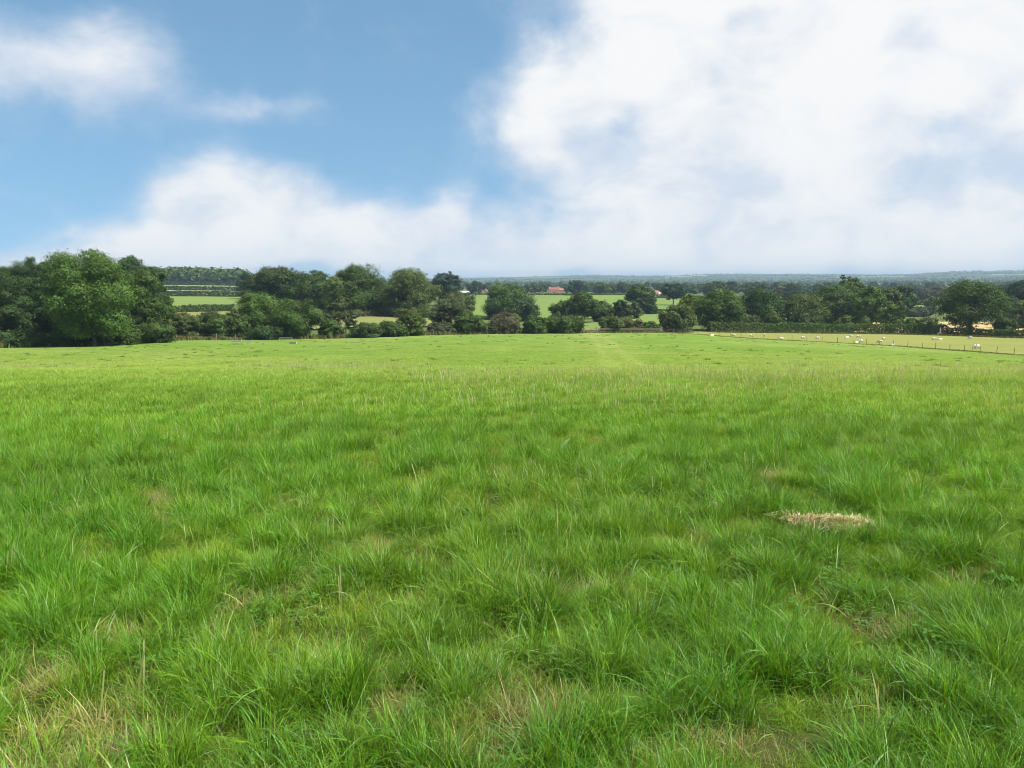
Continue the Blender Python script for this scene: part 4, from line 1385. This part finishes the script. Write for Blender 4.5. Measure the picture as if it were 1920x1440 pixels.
# ------------------------------------------------------------------ grass
def blades(n, seed, spread, L, Lvar, width, lean, curl, segs, tintvar, dry=0.0, root_pale=True, lie=False):
    """a tuft of n curved blades; returns vertices, quads, triangles, tints"""
    g = np.random.default_rng(seed)
    a0 = g.uniform(0, 2 * math.pi, n); rr = spread * np.sqrt(g.uniform(0, 1, n))
    rx, ry = rr * np.cos(a0), rr * np.sin(a0)
    ang = np.where(g.uniform(size=n) < .6, a0 + g.normal(0, .7, n), g.uniform(0, 2 * math.pi, n))
    dx, dy = np.cos(ang), np.sin(ang)
    ln = L * np.clip(1 + Lvar * g.normal(size=n), .35, 1.8)
    le = np.abs(lean * (0.6 + .5 * g.normal(size=n))) + 0.25 * rr / max(spread, 1e-6) * lean
    cu = np.abs(curl * (1 + .6 * g.normal(size=n)))
    wd = width * g.uniform(.65, 1.35, n)
    tw = g.normal(0, .6, n)
    V, C = [], []
    base = np.clip(1 + tintvar * g.normal(size=(n, 1)), .55, 1.6) * np.clip(1 + np.array([.22, .05, .15]) * g.normal(size=(n, 3)), .4, 1.8)
    isdry = g.uniform(size=n) < dry
    straw = np.array([1.8, 1.45, 3.6])
    base = np.where(isdry[:, None], straw * g.uniform(.7, 1.15, (n, 1)), base)
    for s in range(segs + 1):
        t = s / segs
        th = le + cu * t            # angle from the vertical grows along the blade
        # integrate the arc
        k = 12
        tt = np.linspace(0, t, k)[None, :]
        ph = le[:, None] + cu[:, None] * tt
        hx = ln * np.trapz(np.sin(ph), tt, axis=1) if t > 0 else np.zeros(n)
        hz = ln * np.trapz(np.cos(ph), tt, axis=1) if t > 0 else np.zeros(n)
        if lie:
            hz = hz * .25 + .01
        cx, cy = rx + dx * hx, ry + dy * hx
        w = wd * (1 - t ** 1.8) * (0.75 + .5 * t) / 2
        px_, py_ = -dy * np.cos(tw * t), dx * np.cos(tw * t)
        pz_ = np.sin(tw * t)
        c = base * (1.0 + (0.12 * t if root_pale else 0))
        if root_pale:
            c = c * (1 - (1 - t) ** 3 * .35) + np.array([1.35, .75, 1.2]) * (1 - t) ** 3 * .35
        if s < segs:
            V.append(np.stack([cx - px_ * w, cy - py_ * w, hz - pz_ * w], 1)); C.append(c)
            V.append(np.stack([cx + px_ * w, cy + py_ * w, hz + pz_ * w], 1)); C.append(c)
        else:
            V.append(np.stack([cx, cy, hz], 1)); C.append(c)
    rows = len(V)
    v = np.stack(V, 1).reshape(-1, 3); c = np.stack(C, 1).reshape(-1, 3)
    o = np.arange(n)[:, None] * rows
    q = np.concatenate([o + np.array([2 * s, 2 * s + 1, 2 * s + 3, 2 * s + 2]) for s in range(segs - 1)], 0) if segs > 1 else np.zeros((0, 4), int)
    t3 = o + np.array([2 * segs - 2, 2 * segs - 1, 2 * segs])
    return v, q, t3, c


PROTO_COL = bpy.data.collections.new('grass_kinds')
_np = [0]


def proto(*a, **k):
    v, q, t3, c = blades(*a, **k)
    me = np_mesh('grass_tuft', v, quads=q, tris=t3, mats=[BLADE], color=c, smooth=True)
    o = bpy.data.objects.new('grass_tuft_%02d' % _np[0], me)
    _np[0] += 1
    PROTO_COL.objects.link(o)
    return _np[0] - 1


def stalk_proto(seed, n, H):
    """thin pale flowering stems with a spike of seeds"""
    g = np.random.default_rng(seed)
    V, T, C = [], [], []
    for i in range(n):
        x, y = g.normal(0, .10, 2); a = g.uniform(0, 6.28); le = abs(g.normal(0, .22)); h = H * g.uniform(.7, 1.15)
        k = len(V); w = .0016
        pts = []
        for s in range(5):
            t = s / 4
            pts.append((x + math.cos(a) * le * h * t ** 1.6, y + math.sin(a) * le * h * t ** 1.6, h * t))
        for s in range(5):
            p = pts[s]; ww = w * (1 if s < 3 else 2.4)
            V += [(p[0] - ww * math.sin(a), p[1] + ww * math.cos(a), p[2]), (p[0] + ww * math.sin(a), p[1] - ww * math.cos(a), p[2])]
            cc = (1.35, 1.25, 2.2) if s < 3 else (1.6, 1.35, 3.0)
            C += [cc, cc]
        for s in range(4):
            b = k + 2 * s
            T += [(b, b + 1, b + 3), (b, b + 3, b + 2)]
        # spikelets
        for j in range(7):
            t = .72 + .28 * j / 6
            px_ = x + math.cos(a) * le * h * t ** 1.6; py_ = y + math.sin(a) * le * h * t ** 1.6; pz_ = h * t
            b = len(V); ang = g.uniform(0, 6.28); sx, sy = math.cos(ang) * .006, math.sin(ang) * .006
            V += [(px_, py_, pz_ - .006), (px_ + sx, py_ + sy, pz_ + .004), (px_ + sx * 1.2, py_ + sy * 1.2, pz_ + .016)]
            C += [(1.6, 1.35, 3.0)] * 3; T.append((b, b + 1, b + 2))
    me = np_mesh('grass_stalk', np.array(V), tris=np.array(T), mats=[BLADE], color=np.array(C))
    o = bpy.data.objects.new('grass_tuft_%02d' % _np[0], me); _np[0] += 1
    PROTO_COL.objects.link(o)
    return _np[0] - 1


# near: tall lush tussock pieces, short sward, dry mats
K_LUSH = [proto(48, 100 + i, .046, .160, .32, .0031, .30, 1.1, 5, .2, dry=.02) for i in range(5)]
K_ARCH = [proto(34, 120 + i, .045, .200, .30, .0036, .45, 1.7, 6, .2, dry=.02) for i in range(3)]
K_SHORT = [proto(48, 140 + i, .062, .088, .40, .0025, .40, 1.0, 4, .2, dry=.07) for i in range(5)]
K_DRY = [proto(46, 160 + i, .075, .11, .35, .0025, .85, .7, 3, .2, dry=.62) for i in range(3)]
K_PALE = [proto(4, 170 + i, .06, .20, .3, .0062, .5, 1.5, 6, .15) for i in range(4)]
def herb_proto(seed):
    """low clover-like herb: small rounded leaves in threes"""
    g = np.random.default_rng(seed); V, Q, C = [], [], []
    for i in range(13):
        x, y = g.normal(0, .05, 2); z = g.uniform(.03, .085); a0 = g.uniform(0, 6.28); r = g.uniform(.007, .012)
        for k in range(3):
            a = a0 + k * 2.094; dx, dy = math.cos(a), math.sin(a); b = len(V); lift = g.normal(.1, .25) * r
            V += [(x, y, z), (x + dx * r - dy * r * .65, y + dy * r + dx * r * .65, z + lift), (x + dx * r * 1.9, y + dy * r * 1.9, z + lift * 1.3), (x + dx * r + dy * r * .65, y + dy * r - dx * r * .65, z + lift)]
            Q.append((b, b + 1, b + 2, b + 3)); t = g.uniform(.8, 1.2); C += [(t * .9, t, t * 2.2)] * 4
    me = np_mesh('clover', np.array(V), quads=np.array(Q), mats=[BLADE], color=np.array(C))
    o = bpy.data.objects.new('grass_tuft_%02d' % _np[0], me); _np[0] += 1
    PROTO_COL.objects.link(o)
    return _np[0] - 1


K_HERB = [herb_proto(190 + i) for i in range(3)]
K_STALK = [stalk_proto(180 + i, 3, .42) for i in range(3)]
# middle distance: wider, fewer blades
K_MID = [proto(50, 200 + i, .10, .118, .34, .0054, .32, 1.0, 3, .2, dry=.03) for i in range(5)]
K_MIDS = [proto(46, 220 + i, .12, .084, .36, .0052, .45, .9, 3, .2, dry=.08) for i in range(4)]
# far: broad clumps
K_FAR = [proto(40, 240 + i, .30, .14, .35, .022, .40, .9, 2, .2, dry=.05) for i in range(4)]

PT, PR, PS, PK, PC = [], [], [], [], []


def put(x, y, scale, kind, col, tilt=None, tdir=None, sz=None):
    n = len(x)
    if not n:
        return
    z = ground(x, y)
    d = np.hypot(x, y)
    z = z + 0.14 * np.exp(-d / 14.0) * (fbm(x * 1.7, y * 1.7, 3, 3) - 0.5) - .012
    yaw = RNG.uniform(0, 2 * math.pi, n)
    tilt = np.abs(RNG.normal(0, .12, n)) if tilt is None else tilt
    tdir = RNG.uniform(0, 2 * math.pi, n) if tdir is None else tdir
    # tilt about a horizontal axis, in XYZ Euler: small angles
    rx, ry = -np.sin(tdir) * tilt, np.cos(tdir) * tilt
    PT.append(np.stack([x, y, z], 1)); PR.append(np.stack([rx, ry, yaw], 1))
    s = np.stack([scale, scale, scale if sz is None else sz], 1)
    PS.append(s); PK.append(np.asarray(kind, np.int32)); PC.append(col)


def scatter(n_per_m2, y0, y1, half=0.76, pad=0.9):
    A = lambda y: half * y * y + 2 * pad * y
    n = int(n_per_m2 * (A(y1) - A(y0)))
    # sample y by area
    yy = np.linspace(y0, y1, 400); cdf = (A(yy) - A(y0)) / (A(y1) - A(y0))
    y = np.interp(RNG.uniform(size=n), cdf, yy)
    x = RNG.uniform(-1, 1, n) * (half * y + pad)
    return x, y


# places where the sward is bleached: (photo column, distance, half width, half depth, amount)
BLEACHED = []
for (px_, row_, hw_, hd_, am_) in [(205, 985, .35, .16, .8), (300, 940, .30, .10, 1.0), (85, 935, .28, .12, .9), (1440, 893, .30, .12, .8), (1335, 905, .2, .1, .5),
                                   (750, 1045, .28, .12, .8), (520, 1110, .25, .10, .8), (1030, 1130, .32, .12, .8), (950, 1115, .25, .1, .6), (870, 860, .4, .2, .5),
                                   (1240, 805, .5, .25, .5), (120, 1420, .25, .12, .8), (1000, 1395, .25, .1, .8), (1380, 1010, .25, .12, .4), (1870, 1060, .3, .14, .5),
                                   (1690, 1180, .2, .1, .5), (560, 955, .3, .1, .4), (1250, 1410, .25, .1, .6), (700, 1290, .2, .1, .7), (420, 1310, .2, .1, .6), (150, 1260, .25, .12, .5)]:
    s_ = spot_row(px_, row_, 1.9, 14)
    BLEACHED.append((s_.x, s_.y, hw_, hd_, am_))
STRAW = spot_row(1556, 1000, 3, 8)
BLEACHED.append((STRAW.x, STRAW.y, .26, .10, .9))


def dryness(x, y):
    w = np.zeros(x.shape)
    for (bx, by, hw_, hd_, am_) in BLEACHED:
        q = ((x - bx) / (hw_ * 1.25)) ** 2 + ((y - by) / (hd_ * 2.2)) ** 2
        w = np.maximum(w, am_ * np.exp(-q))
    return np.clip(w * .78 + .7 * np.clip(fbm(x * .9, y * .9, 71, 4) - .60, 0, 1), 0, 1)


LUSH = np.array([.084, .214, .007]); BRIGHT = np.array([.140, .276, .010]); OLIVE = np.array([.162, .250, .014]); YEL = np.array([.230, .270, .060])


def tussock_field(x, y, cell=.5):
    wx, wy = fbm(x * 2.6, y * 2.6, 51, 3) - .5, fbm(x * 2.6 + 9, y * 2.6, 57, 3) - .5
    f1, ox, oy, rnd = worley(x + .55 * wx, (y + .55 * wy) * 1.25, cell, 41)
    f2, ox2, oy2, rnd2 = worley(x + .3 * wy, y + .3 * wx, cell * .5, 45)
    size = cell * (.24 + .42 * rnd)
    s2 = cell * .5 * (.2 + .4 * rnd2)
    t1 = np.clip(1 - f1 / size, 0, 1) * np.where(rnd > .30, 1.0, .2)
    t2 = np.clip(1 - f2 / s2, 0, 1) * np.where(rnd2 > .45, .75, .1)
    b = t2 > t1
    return np.maximum(t1, t2), np.where(b, ox2, ox), np.where(b, oy2, oy), np.where(b, f2 / s2, f1 / size), np.where(b, rnd2, rnd)


def cover(x, y, lush, arch, short, dryk, scale=1.0, cell=.5, contrast=1.0):
    t, ox, oy, rel, rnd = tussock_field(x, y, cell)
    dr = dryness(x, y)
    patch = np.clip((fbm(x * .22, y * .22, 61, 3) - .38) * 3.2 + (np.hypot(x, y) - 6) * .05, 0, 1)
    n = len(x)
    u = RNG.uniform(size=n)
    is_t = t * (1 - dr * .9) > .08 + .25 * RNG.uniform(size=n)
    is_dry = (~is_t) & (u < dr * 1.1)
    L1 = np.array(lush)[RNG.integers(0, len(lush), n)]; L2 = np.array(arch)[RNG.integers(0, len(arch), n)]
    S = np.array(short)[RNG.integers(0, len(short), n)]; D = np.array(dryk)[RNG.integers(0, len(dryk), n)]
    kind = np.where(is_t, np.where((rel > .55) & (RNG.uniform(size=n) < .55), L2, L1), np.where(is_dry, D, S))
    calm = np.clip((np.hypot(x, y) - 9) / 16, 0, .55)
    t = t * (1 - calm) + .35 * calm
    sc = np.where(is_t, (.62 + .62 * t) * (.8 + .5 * rnd), np.where(is_dry, RNG.uniform(.6, 1.0, n), RNG.uniform(.45, 1.0, n) * (1 + .7 * calm))) * scale
    tilt = np.where(is_t, np.clip(rel, 0, 1.2) * .55, np.abs(RNG.normal(0, .18, n)))
    tdir = np.where(is_t, np.arctan2(oy, ox), RNG.uniform(0, 6.28, n))
    ta = (.5 + .5 * rnd)[:, None]
    c_t = LUSH * ta + BRIGHT * (1 - ta)
    c_s = OLIVE * (1 - patch[:, None]) + (BRIGHT * .95) * patch[:, None]
    c = np.where(is_t[:, None], c_t, c_s)
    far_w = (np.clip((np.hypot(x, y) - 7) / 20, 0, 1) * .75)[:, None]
    c = c * (1 - far_w) + np.array([.205, .315, .038]) * far_w  # farther tufts tinted brighter, standing in for sunlit, translucent tips
    c = np.where(is_dry[:, None], np.array([.200, .215, .036]), c)
    c = c * (1 - .5 * dr[:, None] * (~is_t)[:, None]) + np.array([.24, .225, .07]) * (.5 * dr[:, None] * (~is_t)[:, None])
    v1 = fbm(x * .45, y * .30, 101, 4)[:, None] - .5; v2 = np.clip((fbm(x * .30 + 5, y * .2, 105, 4) - .5) * 3.0, 0, 1)[:, None]
    c = c * (1 + .42 * v1)
    c = c * (1 - .26 * v2) + np.array([.185, .225, .030]) * .26 * v2
    arch_m = np.isin(kind, np.array(arch)) & is_t & (len(set(arch) & set(lush)) == 0)
    c = np.where(arch_m[:, None], c * .75 + np.array([.105, .185, .062]) * .3, c)
    c = c * np.clip(1 + .16 * RNG.normal(size=(n, 1)), .55, 1.6)
    return sc, kind, c, tilt, tdir


def not_straw(x, y):
    q = ((x - STRAW.x) / .30) ** 2 + ((y - STRAW.y + .06) / .20) ** 2
    return q > 1


x, y = scatter(390, 1.3, 5.2); k = not_straw(x, y); x, y = x[k], y[k]
c_ = cover(x, y, K_LUSH, K_ARCH, K_SHORT, K_DRY); put(x, y, c_[0], c_[1], c_[2], c_[3], c_[4])
x, y = scatter(250, 5.2, 10.5); k = not_straw(x, y); x, y = x[k], y[k]
c_ = cover(x, y, K_LUSH, K_ARCH, K_SHORT, K_DRY, 1.12); put(x, y, c_[0], c_[1], c_[2], c_[3], c_[4])
x, y = scatter(115, 10.5, 22)
c_ = cover(x, y, K_MID, K_MID, K_MIDS, K_MIDS, 1.0, .8); put(x, y, c_[0], c_[1], c_[2], c_[3], c_[4])
x, y = scatter(40, 22, 66)
kk = RNG.uniform(size=len(x)) < np.interp(y, [22, 34, 50, 66], [1.0, .8, .4, .1]); x, y = x[kk], y[kk]
c_ = cover(x, y, K_MID, K_MID, K_MIDS, K_MIDS, 1.15, 1.0)
far_c = sward(x, y) * np.array([1.55, 1.64, 1.15]); w_ = np.clip((y - 16) / 18, 0, 1)[:, None]  # light put into the tint: lighter far tufts offset their self-shadowing
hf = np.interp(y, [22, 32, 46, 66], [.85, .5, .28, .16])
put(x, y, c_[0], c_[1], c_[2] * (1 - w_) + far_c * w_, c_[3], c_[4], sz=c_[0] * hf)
# clover and other low herbs in patches
x, y = scatter(30, 1.6, 7.5); kk = fbm(x * .8, y * .8, 95, 3) > .57; x, y = x[kk], y[kk]; n = len(x)
put(x, y, RNG.uniform(.8, 1.5, n), np.array(K_HERB)[RNG.integers(0, 3, n)], np.array([.085, .18, .012]) * RNG.uniform(.75, 1.25, (n, 1)))
# single pale broad blades
x, y = scatter(9, 1.6, 7); n = len(x)
put(x, y, RNG.uniform(.6, 1.15, n), np.array(K_PALE)[RNG.integers(0, 4, n)], np.array([.24, .31, .13]) * RNG.uniform(.7, 1.15, (n, 1)))
# flowering stems
x, y = scatter(1.3, 2.4, 12); n = len(x)
put(x, y, RNG.uniform(.5, .85, n), np.array(K_STALK)[RNG.integers(0, 3, n)], np.tile(np.array([.165, .215, .036]), (n, 1)))
x, y = scatter(7, 12, 42); kk = fbm(x * .12, y * .12, 81, 3) > .47; x, y = x[kk], y[kk]; n = len(x)
put(x, y, RNG.uniform(.55, .95, n), np.array(K_STALK)[RNG.integers(0, 3, n)], np.tile(YEL, (n, 1)))
# beyond the brow: grazed sward with darker dung tussocks
x, y = scatter(3.0, 40, 95, pad=3)
kk = RNG.uniform(size=len(x)) < np.clip(1.25 - (y - 40) / 70, .25, 1); x, y = x[kk], y[kk]; n = len(x)
ins = np.hypot(x, y) < edge_r(np.arctan2(x, y)) - 1.0; x, y = x[ins], y[ins]; n = len(x)
put(x, y, RNG.uniform(.7, 1.2, n), np.array(K_FAR)[RNG.integers(0, 4, n)], sward(x, y) * np.array([1.55, 1.55, .95]) * RNG.uniform(.85, 1.15, (n, 1)), sz=RNG.uniform(.18, .38, n))
x, y = scatter(.03, 30, 165, pad=3)
kk = (np.hypot(x, y) < edge_r(np.arctan2(x, y)) - 2.0) & (fbm(x * .04, y * .04, 91, 3) > .45); x, y = x[kk], y[kk]; n = len(x)
for rep in range(3):
    put(x + RNG.normal(0, .22, n), y + RNG.normal(0, .18, n), RNG.uniform(.4, .8, n), np.array(K_FAR)[RNG.integers(0, 4, n)], np.tile(np.array([.090, .150, .026]), (n, 1)) * RNG.uniform(.7, 1.2, (n, 1)), sz=RNG.uniform(.7, 1.3, n))

PT, PR, PS, PK, PC = (np.concatenate(a) for a in (PT, PR, PS, PK, PC))
print('grass tufts', len(PT))
gm = bpy.data.meshes.new('grass')
gm.vertices.add(len(PT)); gm.vertices.foreach_set('co', PT.astype(np.float32).ravel())
gm.attributes.new('turn', 'FLOAT_VECTOR', 'POINT').data.foreach_set('vector', PR.astype(np.float32).ravel())
gm.attributes.new('size', 'FLOAT_VECTOR', 'POINT').data.foreach_set('vector', PS.astype(np.float32).ravel())
gm.attributes.new('variety', 'INT', 'POINT').data.foreach_set('value', PK.astype(np.int32))
ca = np.ones((len(PT), 4), np.float32); ca[:, :3] = np.clip(PC, .01, .6)
gm.attributes.new('tint', 'FLOAT_COLOR', 'POINT').data.foreach_set('color', ca.ravel())
gm.materials.append(BLADE)
grass = tag(mesh_obj('grass', gm), kind='stuff')
ng = bpy.data.node_groups.new('grass_scatter', 'GeometryNodeTree')
ng.interface.new_socket('Geometry', in_out='INPUT', socket_type='NodeSocketGeometry')
ng.interface.new_socket('Geometry', in_out='OUTPUT', socket_type='NodeSocketGeometry')
gi, go = ng.nodes.new('NodeGroupInput'), ng.nodes.new('NodeGroupOutput')
iop = ng.nodes.new('GeometryNodeInstanceOnPoints')
ci = ng.nodes.new('GeometryNodeCollectionInfo')
ci.inputs['Collection'].default_value = PROTO_COL
ci.inputs['Separate Children'].default_value = True
ci.inputs['Reset Children'].default_value = True


def named(nm, typ):
    nd = ng.nodes.new('GeometryNodeInputNamedAttribute'); nd.data_type = typ
    nd.inputs['Name'].default_value = nm
    return next(o for o in nd.outputs if o.enabled and o.name == 'Attribute')


e2r = ng.nodes.new('FunctionNodeEulerToRotation')
ng.links.new(named('turn', 'FLOAT_VECTOR'), e2r.inputs[0])
iop.inputs['Pick Instance'].default_value = True
ng.links.new(gi.outputs[0], iop.inputs['Points'])
ng.links.new(ci.outputs[0], iop.inputs['Instance'])
ng.links.new(named('variety', 'INT'), iop.inputs['Instance Index'])
ng.links.new(e2r.outputs[0], iop.inputs['Rotation'])
ng.links.new(named('size', 'FLOAT_VECTOR'), iop.inputs['Scale'])
ng.links.new(iop.outputs[0], go.inputs[0])
md = grass.modifiers.new('scatter', 'NODES'); md.node_group = ng

# ------------------------------------------------------------------ straw and a broad leaf
n = 2600
lump = RNG.integers(0, 7, n)
sx = np.array([-.22, -.15, -.03, .04, .11, .17, .22])[lump] + RNG.normal(0, .045, n)
sy = np.array([.05, .02, .0, -.02, -.01, -.02, .0])[lump] + RNG.normal(0, .045, n)
sz = .02 + .05 * np.exp(-(sy / .07) ** 2 - (sx / .25) ** 2) * RNG.uniform(.1, 1, n)
a = RNG.uniform(0, math.pi, n); ln = RNG.uniform(.03, .12, n); up = RNG.normal(0, .32, n)
w = RNG.uniform(.0010, .0022, n)
d = np.stack([np.cos(a), np.sin(a) * .8, up], 1) * ln[:, None] / 2
s = np.stack([-np.sin(a) * w, np.cos(a) * w, w * .5], 1)
stray = RNG.uniform(size=n) < .16
sx = np.where(stray, sx * 1.15, sx * .9); sy = np.where(stray, sy * 2.2, sy)
c = np.stack([sx, sy, sz], 1)
v = np.stack([c - d - s, c - d + s, c + d + s, c + d - s], 1).reshape(-1, 3)
cc = np.array([.42, .33, .17]) * RNG.uniform(.6, 1.25, (n, 1)) * (1 + .1 * RNG.normal(size=(n, 3)))
o = tag(mesh_obj('straw_heap', np_mesh('straw_heap', v, quads=np.arange(4 * n).reshape(n, 4), mats=[DRY_BLADE], color=np.repeat(np.clip(cc, .05, .7), 4, 0))),
        'flat wisp of pale dry straw lying in the green grass on the right', 'straw')
o.location = (STRAW.x, STRAW.y, STRAW.z + .055)
o.rotation_euler = (0, 0, -.06)

p = spot_row(1046, 866, 5, 14)
LEAFM = plain('dock_leaf', (.15, .25, .07), .6, .2, 20.0, .3)
dk = tag(empty('dock_plant', p), 'small broad leaved weed with one pale upright leaf in the middle of the grass', 'weed')
for (rz, tl, L, wd) in ((.55, .35, .27, .085), (2.4, .8, .16, .05), (4.1, .9, .15, .05)):
    V, Fc = [], []
    for i in range(7):
        t = i / 6
        wv = wd / 2 * math.sin(math.pi * (t * .92 + .06)) ** .8
        xx = L * (math.sin(tl) * t + .25 * t * t); zz = L * (math.cos(tl) * t - .2 * t * t) + .03
        V += [(xx, -wv, zz + .012), (xx, 0, zz), (xx, wv, zz + .012)]
    for i in range(6):
        b = i * 3
        Fc += [(b, b + 1, b + 4, b + 3), (b + 1, b + 2, b + 5, b + 4)]
    m2 = MB(); m2.add(V, Fc)
    lo = m2.build('leaf', LEAFM, dk, smooth=True); lo.rotation_euler = (0, 0, rz)

# ------------------------------------------------------------------ haze
hz_m, hz_t, hz_o = mat('haze')
pv = hz_t.new('ShaderNodeVolumePrincipled')
pv.inputs['Color'].default_value = (0.40, 0.54, 0.69, 1)
pv.inputs['Density'].default_value = 0.00017
pv.inputs['Anisotropy'].default_value = 0.0
hz_t.l.new(pv.outputs[0], hz_o.inputs['Volume'])
mb = MB(); mb.box((0, 0, 24), (16000, 16000, 140))
tag(mb.build('haze', hz_m), kind='stuff')
